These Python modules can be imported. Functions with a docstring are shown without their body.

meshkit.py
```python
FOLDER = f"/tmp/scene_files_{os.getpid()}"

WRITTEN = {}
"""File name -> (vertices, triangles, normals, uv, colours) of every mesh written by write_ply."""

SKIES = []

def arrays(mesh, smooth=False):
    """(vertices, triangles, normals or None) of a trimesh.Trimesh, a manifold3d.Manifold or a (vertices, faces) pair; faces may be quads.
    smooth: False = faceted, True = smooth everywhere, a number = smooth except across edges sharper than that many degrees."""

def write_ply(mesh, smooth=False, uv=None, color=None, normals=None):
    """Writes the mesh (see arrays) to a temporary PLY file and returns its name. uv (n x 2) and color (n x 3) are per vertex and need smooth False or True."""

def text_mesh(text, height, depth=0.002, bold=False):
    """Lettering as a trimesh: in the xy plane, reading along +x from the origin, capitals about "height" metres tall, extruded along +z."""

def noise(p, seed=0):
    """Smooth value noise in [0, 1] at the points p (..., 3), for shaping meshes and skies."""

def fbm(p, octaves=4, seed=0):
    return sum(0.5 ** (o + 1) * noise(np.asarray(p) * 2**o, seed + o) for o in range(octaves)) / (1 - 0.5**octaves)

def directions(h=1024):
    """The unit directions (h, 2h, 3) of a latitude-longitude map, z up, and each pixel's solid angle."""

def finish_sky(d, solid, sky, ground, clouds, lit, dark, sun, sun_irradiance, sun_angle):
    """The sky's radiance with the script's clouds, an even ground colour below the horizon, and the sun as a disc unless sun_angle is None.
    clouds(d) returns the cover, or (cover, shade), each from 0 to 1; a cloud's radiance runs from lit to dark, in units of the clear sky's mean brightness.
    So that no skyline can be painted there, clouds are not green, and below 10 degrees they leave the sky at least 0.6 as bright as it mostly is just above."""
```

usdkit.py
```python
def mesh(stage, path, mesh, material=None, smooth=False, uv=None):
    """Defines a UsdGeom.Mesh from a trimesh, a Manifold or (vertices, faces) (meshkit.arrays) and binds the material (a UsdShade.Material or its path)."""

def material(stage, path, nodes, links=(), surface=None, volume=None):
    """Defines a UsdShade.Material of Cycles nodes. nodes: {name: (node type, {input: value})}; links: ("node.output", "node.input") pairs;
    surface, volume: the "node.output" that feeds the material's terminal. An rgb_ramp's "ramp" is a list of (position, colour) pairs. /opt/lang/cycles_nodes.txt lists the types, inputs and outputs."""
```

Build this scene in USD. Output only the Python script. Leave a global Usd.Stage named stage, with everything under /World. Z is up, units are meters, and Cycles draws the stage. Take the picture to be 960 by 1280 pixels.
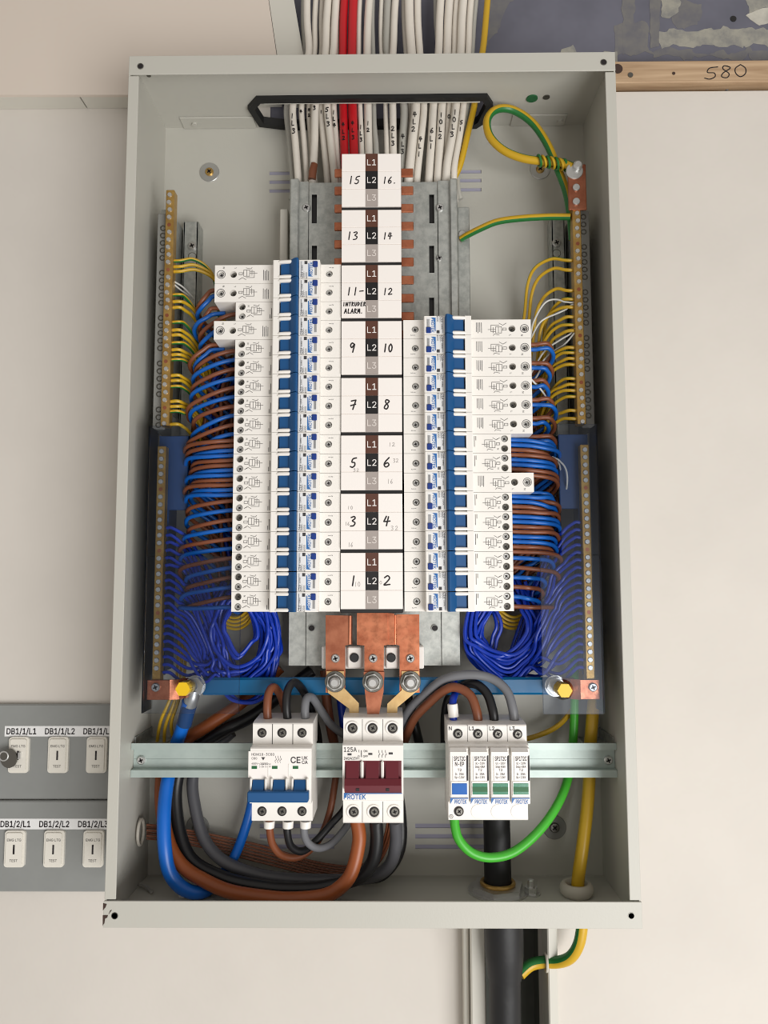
import math, random
import numpy as np
import trimesh, shapely
from shapely.geometry import LineString, Polygon
from shapely.ops import unary_union
import manifold3d as m3
import usdkit, meshkit
from pxr import Usd, UsdGeom, UsdLux, UsdShade, Gf, Sdf, Vt

stage = Usd.Stage.CreateInMemory()
UsdGeom.SetStageUpAxis(stage, 'Z'); UsdGeom.SetStageMetersPerUnit(stage, 1.0)
UsdGeom.Xform.Define(stage, '/World'); UsdGeom.Scope.Define(stage, '/World/Looks')
rng = random.Random(7)

# ---------------------------------------------------------------- camera
F_PX = 956.68
EYE = np.array([0.01762, -0.80145, -0.10087])
CAM = np.array([[0.9999510601, -0.0094091436, 0.0030570197],      # columns: right, forward, up
                [0.0096444516, 0.9959631333, -0.0892436088],
                [-0.0022049730, 0.0892687245, 0.9960051370]])
EXPOSURE = 0.34
cam = UsdGeom.Camera.Define(stage, '/World/camera')
R_, F_, U_ = CAM[:, 0], CAM[:, 1], CAM[:, 2]
cam.AddTransformOp().Set(Gf.Matrix4d(*R_, 0, *U_, 0, *(-F_), 0, *EYE, 1))
cam.CreateHorizontalApertureAttr(36.0); cam.CreateVerticalApertureAttr(48.0)
cam.CreateFocalLengthAttr(36.0 * F_PX / 960); cam.CreateClippingRangeAttr((0.02, 100.0))
cam.CreateExposureAttr(EXPOSURE)

# ---------------------------------------------------------------- light: soft room light, and a window low on the right behind the camera
def lin(c):
    c = np.asarray(c, float) / 255
    return np.where(c <= .04045, c / 12.92, ((c + .055) / 1.055) ** 2.4)
dome = UsdLux.DomeLight.Define(stage, '/World/room_light')
dome.CreateIntensityAttr(0.115); dome.CreateColorAttr(Gf.Vec3f(1.0, 0.94, 0.87))
def rect_light(name, pos, target, w, h, power, col):
    l = UsdLux.RectLight.Define(stage, '/World/' + name)
    d = np.subtract(target, pos); d /= np.linalg.norm(d)
    r = np.cross(d, [0, 0, 1]); r /= np.linalg.norm(r); u = np.cross(r, d)
    l.AddTransformOp().Set(Gf.Matrix4d(*r, 0, *u, 0, *(-d), 0, *pos, 1))
    l.CreateWidthAttr(w); l.CreateHeightAttr(h); l.CreateIntensityAttr(power); l.CreateColorAttr(Gf.Vec3f(*col))
rect_light('window_light', (0.95, -1.66, -0.88), (0, 0, -.02), 1.2, 1.2, 6.5, (1.0, 0.995, 0.985))

# ---------------------------------------------------------------- helpers
def at(px, py, Y):
    """The point of the plane y = Y that stands at a pixel of the 960 x 1280 photograph."""
    d = CAM @ np.array([(px - 480) / F_PX, 1, -(py - 640) / F_PX])
    return EYE + d * (Y - EYE[1]) / d[1]
def atz(px, py, z):
    d = CAM @ np.array([(px - 480) / F_PX, 1, -(py - 640) / F_PX])
    return EYE + d * (z - EYE[2]) / d[2]
def X(px, py, Y): return at(px, py, Y)[0]
def Z(px, py, Y): return at(px, py, Y)[2]

def _cham_topology():
    from scipy.spatial import ConvexHull
    p = _cham_points(1, 1, 1, .2)
    h = ConvexHull(p); f = h.simplices.copy(); c = p.mean(0)
    for t in f:
        n = np.cross(p[t[1]] - p[t[0]], p[t[2]] - p[t[0]])
        if n @ (p[t[0]] - c) < 0: t[1], t[2] = t[2], t[1]
    return f
def _cham_points(a, b, c, r):
    out = []
    for sx in (-1, 1):
        for sy in (-1, 1):
            for sz in (-1, 1):
                out += [(sx * a, sy * (b - r), sz * (c - r)), (sx * (a - r), sy * b, sz * (c - r)), (sx * (a - r), sy * (b - r), sz * c)]
    return np.array(out, float)
CHAM = _cham_topology()
BOXF = np.array(trimesh.creation.box().faces); BOXV = np.array(trimesh.creation.box().vertices)
AX = {'x': np.array([[0, 0, 1], [1, 0, 0], [0, 1, 0]], float).T, 'y': np.array([[1, 0, 0], [0, 0, 1], [0, -1, 0]], float).T, 'z': np.eye(3)}
_text = {}

class MB:
    """Collects shapes; becomes one mesh."""
    def __init__(s): s.v, s.f, s.n = [], [], 0
    def add(s, v, f):
        v = np.asarray(v, float); s.v.append(v); s.f.append(np.asarray(f, int) + s.n); s.n += len(v); return s
    def box(s, x0, x1, y0, y1, z0, z1, c=0.0):
        lo, hi = np.minimum((x0, y0, z0), (x1, y1, z1)), np.maximum((x0, y0, z0), (x1, y1, z1))
        m, h = (lo + hi) / 2, (hi - lo) / 2
        if c <= 0: return s.add(BOXV * 2 * h + m, BOXF)
        return s.add(_cham_points(*h, min(c, h.min() * .9)) + m, CHAM)
    def cyl(s, c, r, h, axis='y', n=20, r2=None, c0=0.0):
        """A cylinder from c along -axis for y (towards the camera) or +axis; r2: end radius; c0: chamfer at the end."""
        rings = [(r, 0)]
        r2 = r if r2 is None else r2
        rings += [(r2, h - c0), (r2 - c0, h)] if c0 else [(r2, h)]
        a = np.arange(n) / n * 2 * np.pi
        V = [np.c_[q * np.cos(a), q * np.sin(a), np.full(n, t)] for q, t in rings] + [np.array([[0, 0, 0], [0, 0, h]])]
        V = np.vstack(V); Fs = []; k = len(rings)
        for j in range(k - 1):
            for i in range(n):
                p, q = j * n + i, j * n + (i + 1) % n
                Fs += [(p, q, q + n), (p, q + n, p + n)]
        for i in range(n):
            Fs += [(k * n, (i + 1) % n, i), (k * n + 1, (k - 1) * n + i, (k - 1) * n + (i + 1) % n)]
        if axis == 'y': V = np.c_[V[:, 0], -V[:, 2], V[:, 1]]
        elif axis == 'x': V = np.c_[V[:, 2], V[:, 0], V[:, 1]]
        return s.add(V + np.asarray(c, float), Fs)
    def ring(s, c, R, r, axis='y', n=24, m=8, flat=1.0):
        t = np.arange(n) / n * 2 * np.pi; u = np.arange(m) / m * 2 * np.pi
        T, Uu = np.meshgrid(t, u, indexing='ij')
        V = np.stack([(R + r * np.cos(Uu)) * np.cos(T), (R + r * np.cos(Uu)) * np.sin(T), r * flat * np.sin(Uu)], -1).reshape(-1, 3)
        Fs = []
        for i in range(n):
            for j in range(m):
                a, b, cc, d = i * m + j, (i + 1) % n * m + j, (i + 1) % n * m + (j + 1) % m, i * m + (j + 1) % m
                Fs += [(a, b, cc), (a, cc, d)]
        if axis == 'y': V = np.c_[V[:, 0], -V[:, 2], V[:, 1]]
        return s.add(V + np.asarray(c, float), Fs)
    def prism(s, poly, lo, hi, plane='xz'):
        """A shapely polygon or a list of points in the given plane, extruded along the third axis from lo to hi."""
        g = poly if hasattr(poly, 'geom_type') else Polygon(poly)
        if not g.is_valid: g = g.buffer(0)
        lo, hi = min(lo, hi), max(lo, hi)
        for q in getattr(g, 'geoms', [g]):
            if q.is_empty or q.geom_type != 'Polygon': continue
            t = trimesh.creation.extrude_polygon(q, hi - lo, engine='earcut')
            v, f = np.array(t.vertices), np.array(t.faces)
            if plane == 'xz': v = np.c_[v[:, 0], v[:, 2] + lo, v[:, 1]]; f = f[:, ::-1]
            elif plane == 'xy': v = np.c_[v[:, 0], v[:, 1], v[:, 2] + lo]
            elif plane == 'yz': v = np.c_[v[:, 2] + lo, v[:, 0], v[:, 1]]
            s.add(v, f)
        return s
    def text(s, t, h, x, z, Y, rot=0, anchor='c', depth=.00012, bold=False, squash=1.0):
        """Lettering on a face that looks towards the camera."""
        key = (t, bold)
        if key not in _text:
            m = meshkit.text_mesh(t, 1.0, 1.0, bold)
            _text[key] = (np.array(m.vertices), np.array(m.faces))
        v, f = _text[key]
        v = v.copy(); lo, hi = v[:, 0].min(), v[:, 0].max()
        v[:, 0] -= {'c': (lo + hi) / 2, 'l': lo, 'r': hi}[anchor]; v[:, 1] -= .5
        v[:, 0] *= squash
        a = math.radians(rot)
        px, pz = v[:, 0] * math.cos(a) - v[:, 1] * math.sin(a), v[:, 0] * math.sin(a) + v[:, 1] * math.cos(a)
        return s.add(np.c_[x + px * h, Y - v[:, 2] * depth, z + pz * h], f)
    def strokes(s, lines, w, Y, depth=.00012):
        g = unary_union([LineString(l).buffer(w / 2, quad_segs=3) for l in lines])
        return s.prism(g, Y - depth, Y, 'xz')
    def tube(s, pts, r, n=10, seg=6, caps=True, arc=None, flat=1.0):
        """A smooth tube through points; r a number or one per point; arc=(a0,a1): only that part of the way round, with thickness."""
        p = np.asarray(pts, float); rr = np.broadcast_to(np.asarray(r, float), (len(p),))
        P = spline(p, seg); q = np.interp(np.linspace(0, len(p) - 1, len(P)), np.arange(len(p)), rr)
        T = np.gradient(P, axis=0); T /= np.maximum(np.linalg.norm(T, axis=1, keepdims=True), 1e-12)
        ref = np.array([0, -1.0, 0]) if abs(T[0][1]) < .9 else np.array([0, 0, 1.0])
        N = ref - T[0] * (ref @ T[0]); N /= np.linalg.norm(N); fr = []
        for t in T:
            N = N - t * (N @ t); N /= np.linalg.norm(N); fr.append((N.copy(), np.cross(t, N)))
        if arc is None:
            a = np.arange(n) / n * 2 * np.pi
            prof = np.c_[np.cos(a) * flat, np.sin(a)]
        else:
            a = np.linspace(*arc, n // 2 + 2)
            prof = np.vstack([np.c_[np.cos(a), np.sin(a)] * 1.03, (np.c_[np.cos(a), np.sin(a)] * .93)[::-1]])
        m = len(prof)
        V = np.vstack([P[i] + q[i] * (prof[:, :1] * fr[i][0] + prof[:, 1:] * fr[i][1]) for i in range(len(P))])
        Fs = []
        for i in range(len(P) - 1):
            for j in range(m):
                k = (j + 1) % m
                A, B, C, D = i * m + j, i * m + k, (i + 1) * m + k, (i + 1) * m + j
                Fs += [(A, B, C), (A, C, D)]
        if caps and arc is None:
            e = len(V); V = np.vstack([V, P[:1], P[-1:]])
            for j in range(m):
                k = (j + 1) % m
                Fs += [(e, k, j), (e + 1, (len(P) - 1) * m + j, (len(P) - 1) * m + k)]
        return s.add(V, Fs)
    def mani(s, m):
        q = m.to_mesh(); return s.add(q.vert_properties[:, :3], q.tri_verts)
    def arrays(s): return np.vstack(s.v), np.vstack(s.f)

def spline(p, seg=6):
    if len(p) < 3: return np.array([p[0] + (p[1] - p[0]) * t for t in np.linspace(0, 1, 3)])
    e = np.vstack([2 * p[0] - p[1], p, 2 * p[-1] - p[-2]]); out = []
    for i in range(1, len(e) - 2):
        a, b, c, d = e[i - 1:i + 3]
        for t in np.arange(seg) / seg:
            out.append(.5 * (2 * b + (c - a) * t + (2 * a - 5 * b + 4 * c - d) * t * t + (3 * b - a - 3 * c + d) * t ** 3))
    return np.array(out + [p[-1]])

_names = {}
def numbered(parent, name):
    k = _names[(parent, name)] = _names.get((parent, name), -1) + 1
    return f'{parent}/{name}' if k == 0 else f'{parent}/{name}_{k:03d}'
def tag(prim, **kw):
    for k, v in kw.items():
        if v: prim.SetCustomDataByKey(k, v)
class Thing:
    def __init__(s, name, label=None, cat=None, base=(0, 0, 0), group=None, kind=None):
        s.path = numbered('/World', name); s.base = np.asarray(base, float)
        s.x = UsdGeom.Xform.Define(stage, s.path); s.x.AddTranslateOp().Set(Gf.Vec3d(*map(float, base))); s.prim = s.x.GetPrim()
        tag(s.prim, label=label, category=cat, group=group, kind=kind)
    def part(s, name, mb, mat, parent=None, smooth=35, label=None, kind=None):
        path = numbered(parent or s.path, name); v, f = mb.arrays()
        p = usdkit.mesh(stage, path, (v - s.base, f), M[mat], smooth=smooth)
        tag(p.GetPrim(), label=label, kind=kind)
        return path
def solo(name, mb, mat, label, cat, group=None, smooth=40, kind=None):
    """A thing that is one mesh."""
    path = numbered('/World', name); v, f = mb.arrays(); base = (v.min(0) + v.max(0)) / 2
    p = usdkit.mesh(stage, path, (v - base, f), M[mat], smooth=smooth); UsdGeom.Xformable(p).AddTranslateOp().Set(Gf.Vec3d(*map(float, base)))
    tag(p.GetPrim(), label=label, category=cat, group=group, kind=kind); return p

# ---------------------------------------------------------------- materials
M = {}
def mat(name, rgb, rough=.5, metal=0.0, var=0.0, vscale=40, bump=0.0, bscale=900, spec=.5, rgb2=None, rvar=0.0):
    nodes = {'p': ('principled_bsdf', {'base_color': tuple(lin(rgb)), 'roughness': rough, 'metallic': metal, 'specular_ior_level': spec})}
    links = []
    if var or rgb2 is not None or bump or rvar: nodes['g'] = ('texture_coordinate', {})
    if var or rgb2 is not None:
        c2 = lin(rgb2) if rgb2 is not None else lin(rgb) * (1 - var)
        nodes['n'] = ('noise_texture', {'scale': vscale, 'detail': 4, 'roughness': .6})
        nodes['r'] = ('rgb_ramp', {'ramp': [(.35, tuple(c2)), (.62, tuple(lin(rgb)))]})
        links += [('g.object', 'n.vector'), ('n.fac', 'r.fac'), ('r.color', 'p.base_color')]
    if rvar:
        nodes['n2'] = ('noise_texture', {'scale': vscale * 2.3, 'detail': 3})
        nodes['mr'] = ('map_range', {'from_min': .3, 'from_max': .7, 'to_min': rough - rvar, 'to_max': rough + rvar})
        links += [('g.object', 'n2.vector'), ('n2.fac', 'mr.value'), ('mr.result', 'p.roughness')]
    if bump:
        nodes['bn'] = ('noise_texture', {'scale': bscale, 'detail': 2})
        nodes['b'] = ('bump', {'strength': .35, 'distance': bump})
        links += [('g.object', 'bn.vector'), ('bn.fac', 'b.height'), ('b.normal', 'p.normal')]
    M[name] = usdkit.material(stage, '/World/Looks/' + name, nodes, links, surface='p.BSDF')
mat('powder_coat', (188, 186, 177), .48, bump=.00025, bscale=650)
mat('wall_paint', (211, 205, 197), .75, var=.05, vscale=6, bump=.0004, bscale=160)
mat('panel_paint', (214, 202, 190), .6, bump=.0003, bscale=220)
mat('trim_white', (205, 202, 192), .55)
mat('plasterboard', (106, 106, 118), .9, var=.18, vscale=14)
mat('skim', (156, 153, 142), .9, rgb2=(128, 127, 124), vscale=60, bump=.0006, bscale=120)
mat('skim_light', (196, 192, 180), .9, rgb2=(160, 158, 150), vscale=35, bump=.0006, bscale=120)
mat('skim_olive', (116, 114, 112), .9, rgb2=(104, 103, 108), vscale=60)
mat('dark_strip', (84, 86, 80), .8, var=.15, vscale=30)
mat('ink', (24, 18, 20), .6)
mat('pencil', (128, 122, 118), .7)
mat('print', (62, 60, 62), .6)
mat('print_soft', (92, 88, 86), .6)
mat('grey_steel', (140, 142, 140), .42, var=.05, vscale=30, bump=.0001, bscale=400)
mat('key_white', (226, 222, 212), .35)
mat('white_plastic', (238, 234, 228), .38)
mat('strip_white', (244, 238, 233), .45)
mat('cell_brown', (88, 52, 38), .45)
mat('cell_black', (14, 12, 14), .5)
mat('cell_grey', (166, 156, 150), .45)
mat('white_print', (240, 236, 232), .5)
mat('grey_print', (222, 214, 208), .5)
mat('black_plastic', (26, 25, 26), .45)
mat('rubber', (20, 20, 20), .6)
mat('toggle_blue', (4, 76, 130), .5)
mat('button_blue', (24, 56, 132), .35)
mat('brand_blue', (44, 106, 172), .45)
mat('sticker', (232, 232, 232), .35)
mat('maroon', (98, 24, 36), .38)
mat('window_blue', (16, 96, 180), .25)
mat('window_green', (64, 132, 104), .2)
mat('copper', (208, 132, 98), .36, .85, rgb2=(184, 108, 78), vscale=70, rvar=.1)
mat('copper_dull', (184, 118, 90), .42, .85, rgb2=(158, 94, 70), vscale=70)
mat('brass', (196, 160, 92), .36, .75, rgb2=(172, 134, 72), vscale=60)
mat('brass_light', (222, 190, 136), .38, .75, rgb2=(204, 168, 114), vscale=60)
mat('steel', (206, 206, 204), .34, .8)
mat('steel_dark', (120, 118, 112), .4, 1.0)
mat('galvanised', (192, 194, 189), .45, .62, rgb2=(168, 171, 167), vscale=150, rvar=.06)
mat('zinc_rail', (186, 198, 193), .52, .5, rgb2=(172, 185, 181), vscale=30)
mat('carrier_grey', (134, 134, 130), .5)
mat('slot_blue_grey', (160, 158, 176), .8)
mat('sleeve_blue', (8, 98, 146), .3)
mat('cap_yellow', (232, 190, 20), .35)
mat('wire_blue', (14, 92, 178), .34)
mat('wire_navy', (10, 52, 168), .36)
mat('wire_brown', (126, 72, 46), .38)
mat('cable_brown', (150, 78, 36), .4)
mat('cable_blue', (10, 100, 196), .34)
mat('wire_black', (26, 26, 28), .38)
mat('wire_grey', (116, 117, 121), .4)
mat('wire_dark_grey', (80, 80, 84), .4)
mat('wire_yellow', (200, 160, 32), .38)
mat('wire_green', (36, 112, 52), .36)
mat('wire_bright_green', (70, 178, 52), .36)
mat('wire_white', (205, 205, 200), .4)
mat('sheath_white', (226, 219, 208), .45, var=.06, vscale=30)
mat('sheath_grey', (176, 174, 166), .45)
mat('sheath_red', (190, 22, 32), .4)
mat('armour_black', (17, 17, 19), .55, bump=.0012, bscale=70)
mat('timber', (196, 160, 118), .7, rgb2=(176, 138, 98), vscale=25)
mat('bush_white', (196, 190, 178), .5)
mat('plug_green', (30, 96, 54), .5)
mat('chip_brown', (62, 44, 36), .8)
mat('neutral_blue', (22, 60, 108), .45)
M['clear'] = usdkit.material(stage, '/World/Looks/clear', {
    't': ('transparent_bsdf', {'color': (.90, .92, .95)}), 'g': ('glossy_bsdf', {'color': (.33, .35, .39), 'roughness': .32}),
    'f': ('fresnel', {'IOR': 1.5}), 'm': ('mix_closure', {})}, [('f.fac', 'm.fac'), ('t.BSDF', 'm.closure1'), ('g.BSDF', 'm.closure2')], surface='m.closure')
# timber grain along x
M['timber'] = usdkit.material(stage, '/World/Looks/timber_grain', {
    'g': ('texture_coordinate', {}), 'mp': ('mapping', {'scale': (6, 60, 110)}), 'n': ('noise_texture', {'scale': 1.6, 'detail': 5, 'distortion': .6}),
    'r': ('rgb_ramp', {'ramp': [(.3, tuple(lin((158, 128, 98)))), (.7, tuple(lin((194, 166, 134))))]}), 'p': ('principled_bsdf', {'roughness': .7})},
    [('g.object', 'mp.vector'), ('mp.vector', 'n.vector'), ('n.fac', 'r.fac'), ('r.color', 'p.base_color')], surface='p.BSDF')

# small shapes used over and over
def pozi(mb, x, z, Y, r, h=.0012, n=16):
    """A pan-head screw's head; the cross is cut by four little walls left proud of a lower middle."""
    mb.cyl((x, Y, z), r, h, n=n, r2=r * .82)
    return mb
def cross(mb, x, z, Y, r, a=.4):
    c, s = math.cos(a), math.sin(a); w = r * .16
    for dx, dz in ((c, s), (-s, c)):
        q = [(x + dx * r * .55 * i - dz * w * j, z + dz * r * .55 * i + dx * w * j) for i, j in ((-1, -1), (1, -1), (1, 1), (-1, 1))]
        mb.prism(q, Y - .00015, Y)
    return mb
GLYPH = {  # hand lettering in a 0..1 box
 '0': [[(.5, 1), (.15, .7), (.15, .3), (.45, 0), (.8, .25), (.82, .7), (.5, 1)]], '1': [[(.55, 1), (.45, 0)]],
 '2': [[(.1, .8), (.5, 1), (.8, .75), (.45, .35), (.1, .05), (.9, .1)]], '3': [[(.1, .9), (.6, 1), (.75, .8), (.35, .55), (.8, .35), (.6, .05), (.1, 0)]],
 '4': [[(.35, 1), (.05, .45), (.5, .45), (.9, .5)], [(.65, .95), (.45, 0)]], '5': [[(.95, 1), (.4, .9), (.25, .55), (.7, .5), (.75, .2), (.4, 0), (.05, .08)]],
 '6': [[(.75, 1), (.3, .6), (.12, .25), (.4, 0), (.8, .2), (.6, .45), (.2, .3)]], '7': [[(.1, .9), (.85, 1), (.45, 0)], [(.05, .4), (.85, .55)]],
 '8': [[(.75, .9), (.4, 1), (.3, .75), (.7, .35), (.55, .02), (.2, .1), (.3, .4), (.8, .8), (.6, .98)]], '9': [[(.8, .85), (.4, 1), (.15, .75), (.4, .5), (.8, .85), (.6, 0)]],
 'L': [[(.25, 1), (.2, 0), (.8, .05)]], 'I': [[(.5, 1), (.5, 0)]], 'N': [[(.1, 0), (.15, 1), (.8, 0), (.9, 1)]], 'T': [[(0, .95), (1, 1)], [(.5, 1), (.45, 0)]],
 'R': [[(.15, 0), (.2, 1), (.8, .8), (.25, .5), (.9, 0)]], 'U': [[(.1, 1), (.2, .1), (.7, .1), (.9, 1)]], 'D': [[(.15, 0), (.2, 1), (.85, .6), (.15, 0)]],
 'E': [[(.85, 1), (.2, .95), (.15, 0), (.85, .05)], [(.2, .5), (.7, .52)]], 'A': [[(0, 0), (.5, 1), (.9, 0)], [(.2, .35), (.8, .4)]], 'M': [[(.05, 0), (.2, 1), (.5, .3), (.8, 1), (.95, 0)]],
 '.': [[(.3, .02), (.4, .05)]], '-': [[(.1, .5), (.8, .55)]], 'P': [[(.2, 0), (.2, 1), (.8, .8), (.2, .5)]], 'C': [[(.9, .85), (.3, .95), (.1, .4), (.4, 0), (.9, .15)]]}
def hand(mb, t, x, z, w, h, gap, pen, Y, vertical=False, slant=0.0, depth=.00012):
    """Hand lettering with its lower left corner at x, z; vertical stacks the letters downwards."""
    lines = []
    for k, ch in enumerate(t):
        ox, oz = (x, z - k * (h + gap)) if vertical else (x + k * (w + gap), z)
        for l in GLYPH.get(ch, []):
            l = np.array([(ox + a * w + slant * b * h, oz + b * h, 0) for a, b in l])
            lines.append((spline(l, 4) if len(l) > 3 and ch in '0235689CDPRU' else l)[:, :2])
    if lines: mb.strokes(lines, pen, Y, depth)
    return mb
def P3(pts): return np.array([at(*p) for p in pts])
LAID = []
def lay(pts, r, build, both=False):
    """Notes a wire; settle() moves touching wires apart before build(points, radii) makes each."""
    p = np.asarray(pts, float); rr = np.broadcast_to(np.asarray(r, float), (len(p),))
    P = spline(p, 12); q = np.interp(np.linspace(0, len(p) - 1, len(P)), np.arange(len(p)), rr)
    d = np.r_[0, np.cumsum(np.linalg.norm(np.diff(P, axis=0), axis=1))]
    n = max(5, int(d[-1] / max(.0019, rr.min() * 1.2)) + 1); t = np.linspace(0, d[-1], n)
    LAID.append([np.stack([np.interp(t, d, P[:, k]) for k in range(3)], 1), np.interp(t, d, q), build, both])
def settle(rounds=150):
    from scipy.spatial import cKDTree
    Pn = np.vstack([w[0] for w in LAID]); Rr = np.concatenate([w[1] for w in LAID]); Id = np.concatenate([np.full(len(w[0]), k) for k, w in enumerate(LAID)])
    free = np.ones(len(Pn)); at0 = 0; spans = []
    for P, q, build, both in LAID:
        free[at0] = 0 if both != 'free' else 1; free[at0 + 1] = .25 if both != 'free' else 1
        if both is True: free[at0 + len(P) - 1] = 0; free[at0 + len(P) - 2] = .25
        spans.append((at0, at0 + len(P))); at0 += len(P)
    inner = np.ones(len(Pn), bool); inner[[i for i, _ in spans]] = False; inner[[j - 1 for _, j in spans]] = False
    inner = np.nonzero(inner)[0]; start = Pn.copy(); mass = Rr ** 2; inside = np.abs(start[:, 0]) < HW
    for it in range(rounds):
        pr = cKDTree(Pn).query_pairs(2 * Rr.max() + .001, output_type='ndarray')
        pr = pr[Id[pr[:, 0]] != Id[pr[:, 1]]]; i, j = pr.T
        d = Pn[i] - Pn[j]; L = np.maximum(np.linalg.norm(d, axis=1), 1e-7); gap = (Rr[i] + Rr[j]) * 1.09 + .0002 - L
        k = gap > 0; i, j, d, L, gap = i[k], j[k], d[k], L[k], gap[k]
        mv = d / L[:, None] * (gap * .5)[:, None]; wi = (mass[j] / (mass[i] + mass[j]))[:, None]
        D_, cnt = np.zeros_like(Pn), np.zeros(len(Pn))
        np.add.at(D_, i, mv * wi * 2); np.add.at(D_, j, -mv * (1 - wi) * 2); np.add.at(cnt, i, 1); np.add.at(cnt, j, 1)
        Pn += D_ / np.maximum(cnt, 1)[:, None] * 1.2 * free[:, None]
        if it % 3 == 2 and it < rounds - 45:
            lap = (Pn[inner - 1] + Pn[inner + 1]) / 2 - Pn[inner]; base = (start[inner - 1] + start[inner + 1]) / 2 - start[inner]
            Pn[inner] += (lap - base) * .35 * free[inner, None]
        off = Pn - start; o = np.linalg.norm(off, axis=1); Pn = start + off * np.minimum(1, .020 / np.maximum(o, 1e-9))[:, None]
        Pn[inside, 1] = np.minimum(Pn[inside, 1], -T - .0004 - Rr[inside])
    for (a_, b_), (P, q, build, both) in zip(spans, LAID): build(Pn[a_:b_], q)
def wire(name, pts, r, m, label, cat='wire', group=None, n=9, seg=2):
    W(name, P3(pts), r, m, label, cat, group, n, both=bool(np.max(r) > .003))
def W(name, pts, r, m, label, cat='wire', group=None, n=9, seg=2, both=False):
    lay(pts, r, lambda P, q: solo(name, MB().tube(P, q, n=n, seg=2), m, label, cat, group), both)
def earth(name, pts, r, label, group=None, arc=(.2, 2.6), n=12, seg=2, cat='earth cable', green='wire_green', raw=False):
    def build(P, q):
        t = Thing(name, label, cat, P[0], group)
        t.part('insulation', MB().tube(P, q, n=n, seg=2), 'wire_yellow')
        t.part('green_stripe', MB().tube(P, q, n=n, seg=2, arc=arc), green, label='green stripe')
    lay(pts if raw else P3(pts), r, build, both=not raw)

# ================================================================ the setting: wall, boards, batten
HW, HH, D, T = .231, .3979, .1159, .0015           # enclosure: half width, half height, depth, sheet
WY = .0025                                          # wall surface
wall = Thing('wall_back', base=(0, WY, 0), kind='structure')
zt = Z(480, 60, WY)
GY = float(atz(622, 1103, -HH + T + .008)[1])                       # depth at which the armoured cable comes through the floor
CX0, CX1 = X(607.5, 1230, -.028), X(685.5, 1230, -.028)             # the recess of the cable channel
wall.part('painted_panel', MB().prism(shapely.box(-.75, -.95, -.115, .72).union(shapely.box(-.1151, -.95, .2343, .40)).difference(shapely.box(CX0, -1, CX1, -HH - .006)), WY, WY + .02), 'wall_paint')
wall.part('plasterboard', MB().box(-.1148, .75, WY + .001, WY + .02, .4005, .72), 'plasterboard')
b = at(770, 115, -.012)
wall.part('painted_panel', MB().prism(shapely.box(.2345, -.95, .75, b[2]).union(shapely.box(X(699, 1230, -.028), -.95, .24, -HH - .003)), -.012, WY + .02), 'wall_paint')
wall.part('recess_strip', MB().box(.2345, .75, -.004, WY + .02, b[2] + .0005, Z(860, 101, -.004)), 'dark_strip', label='dark grey strip in the gap below the timber batten')
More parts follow.
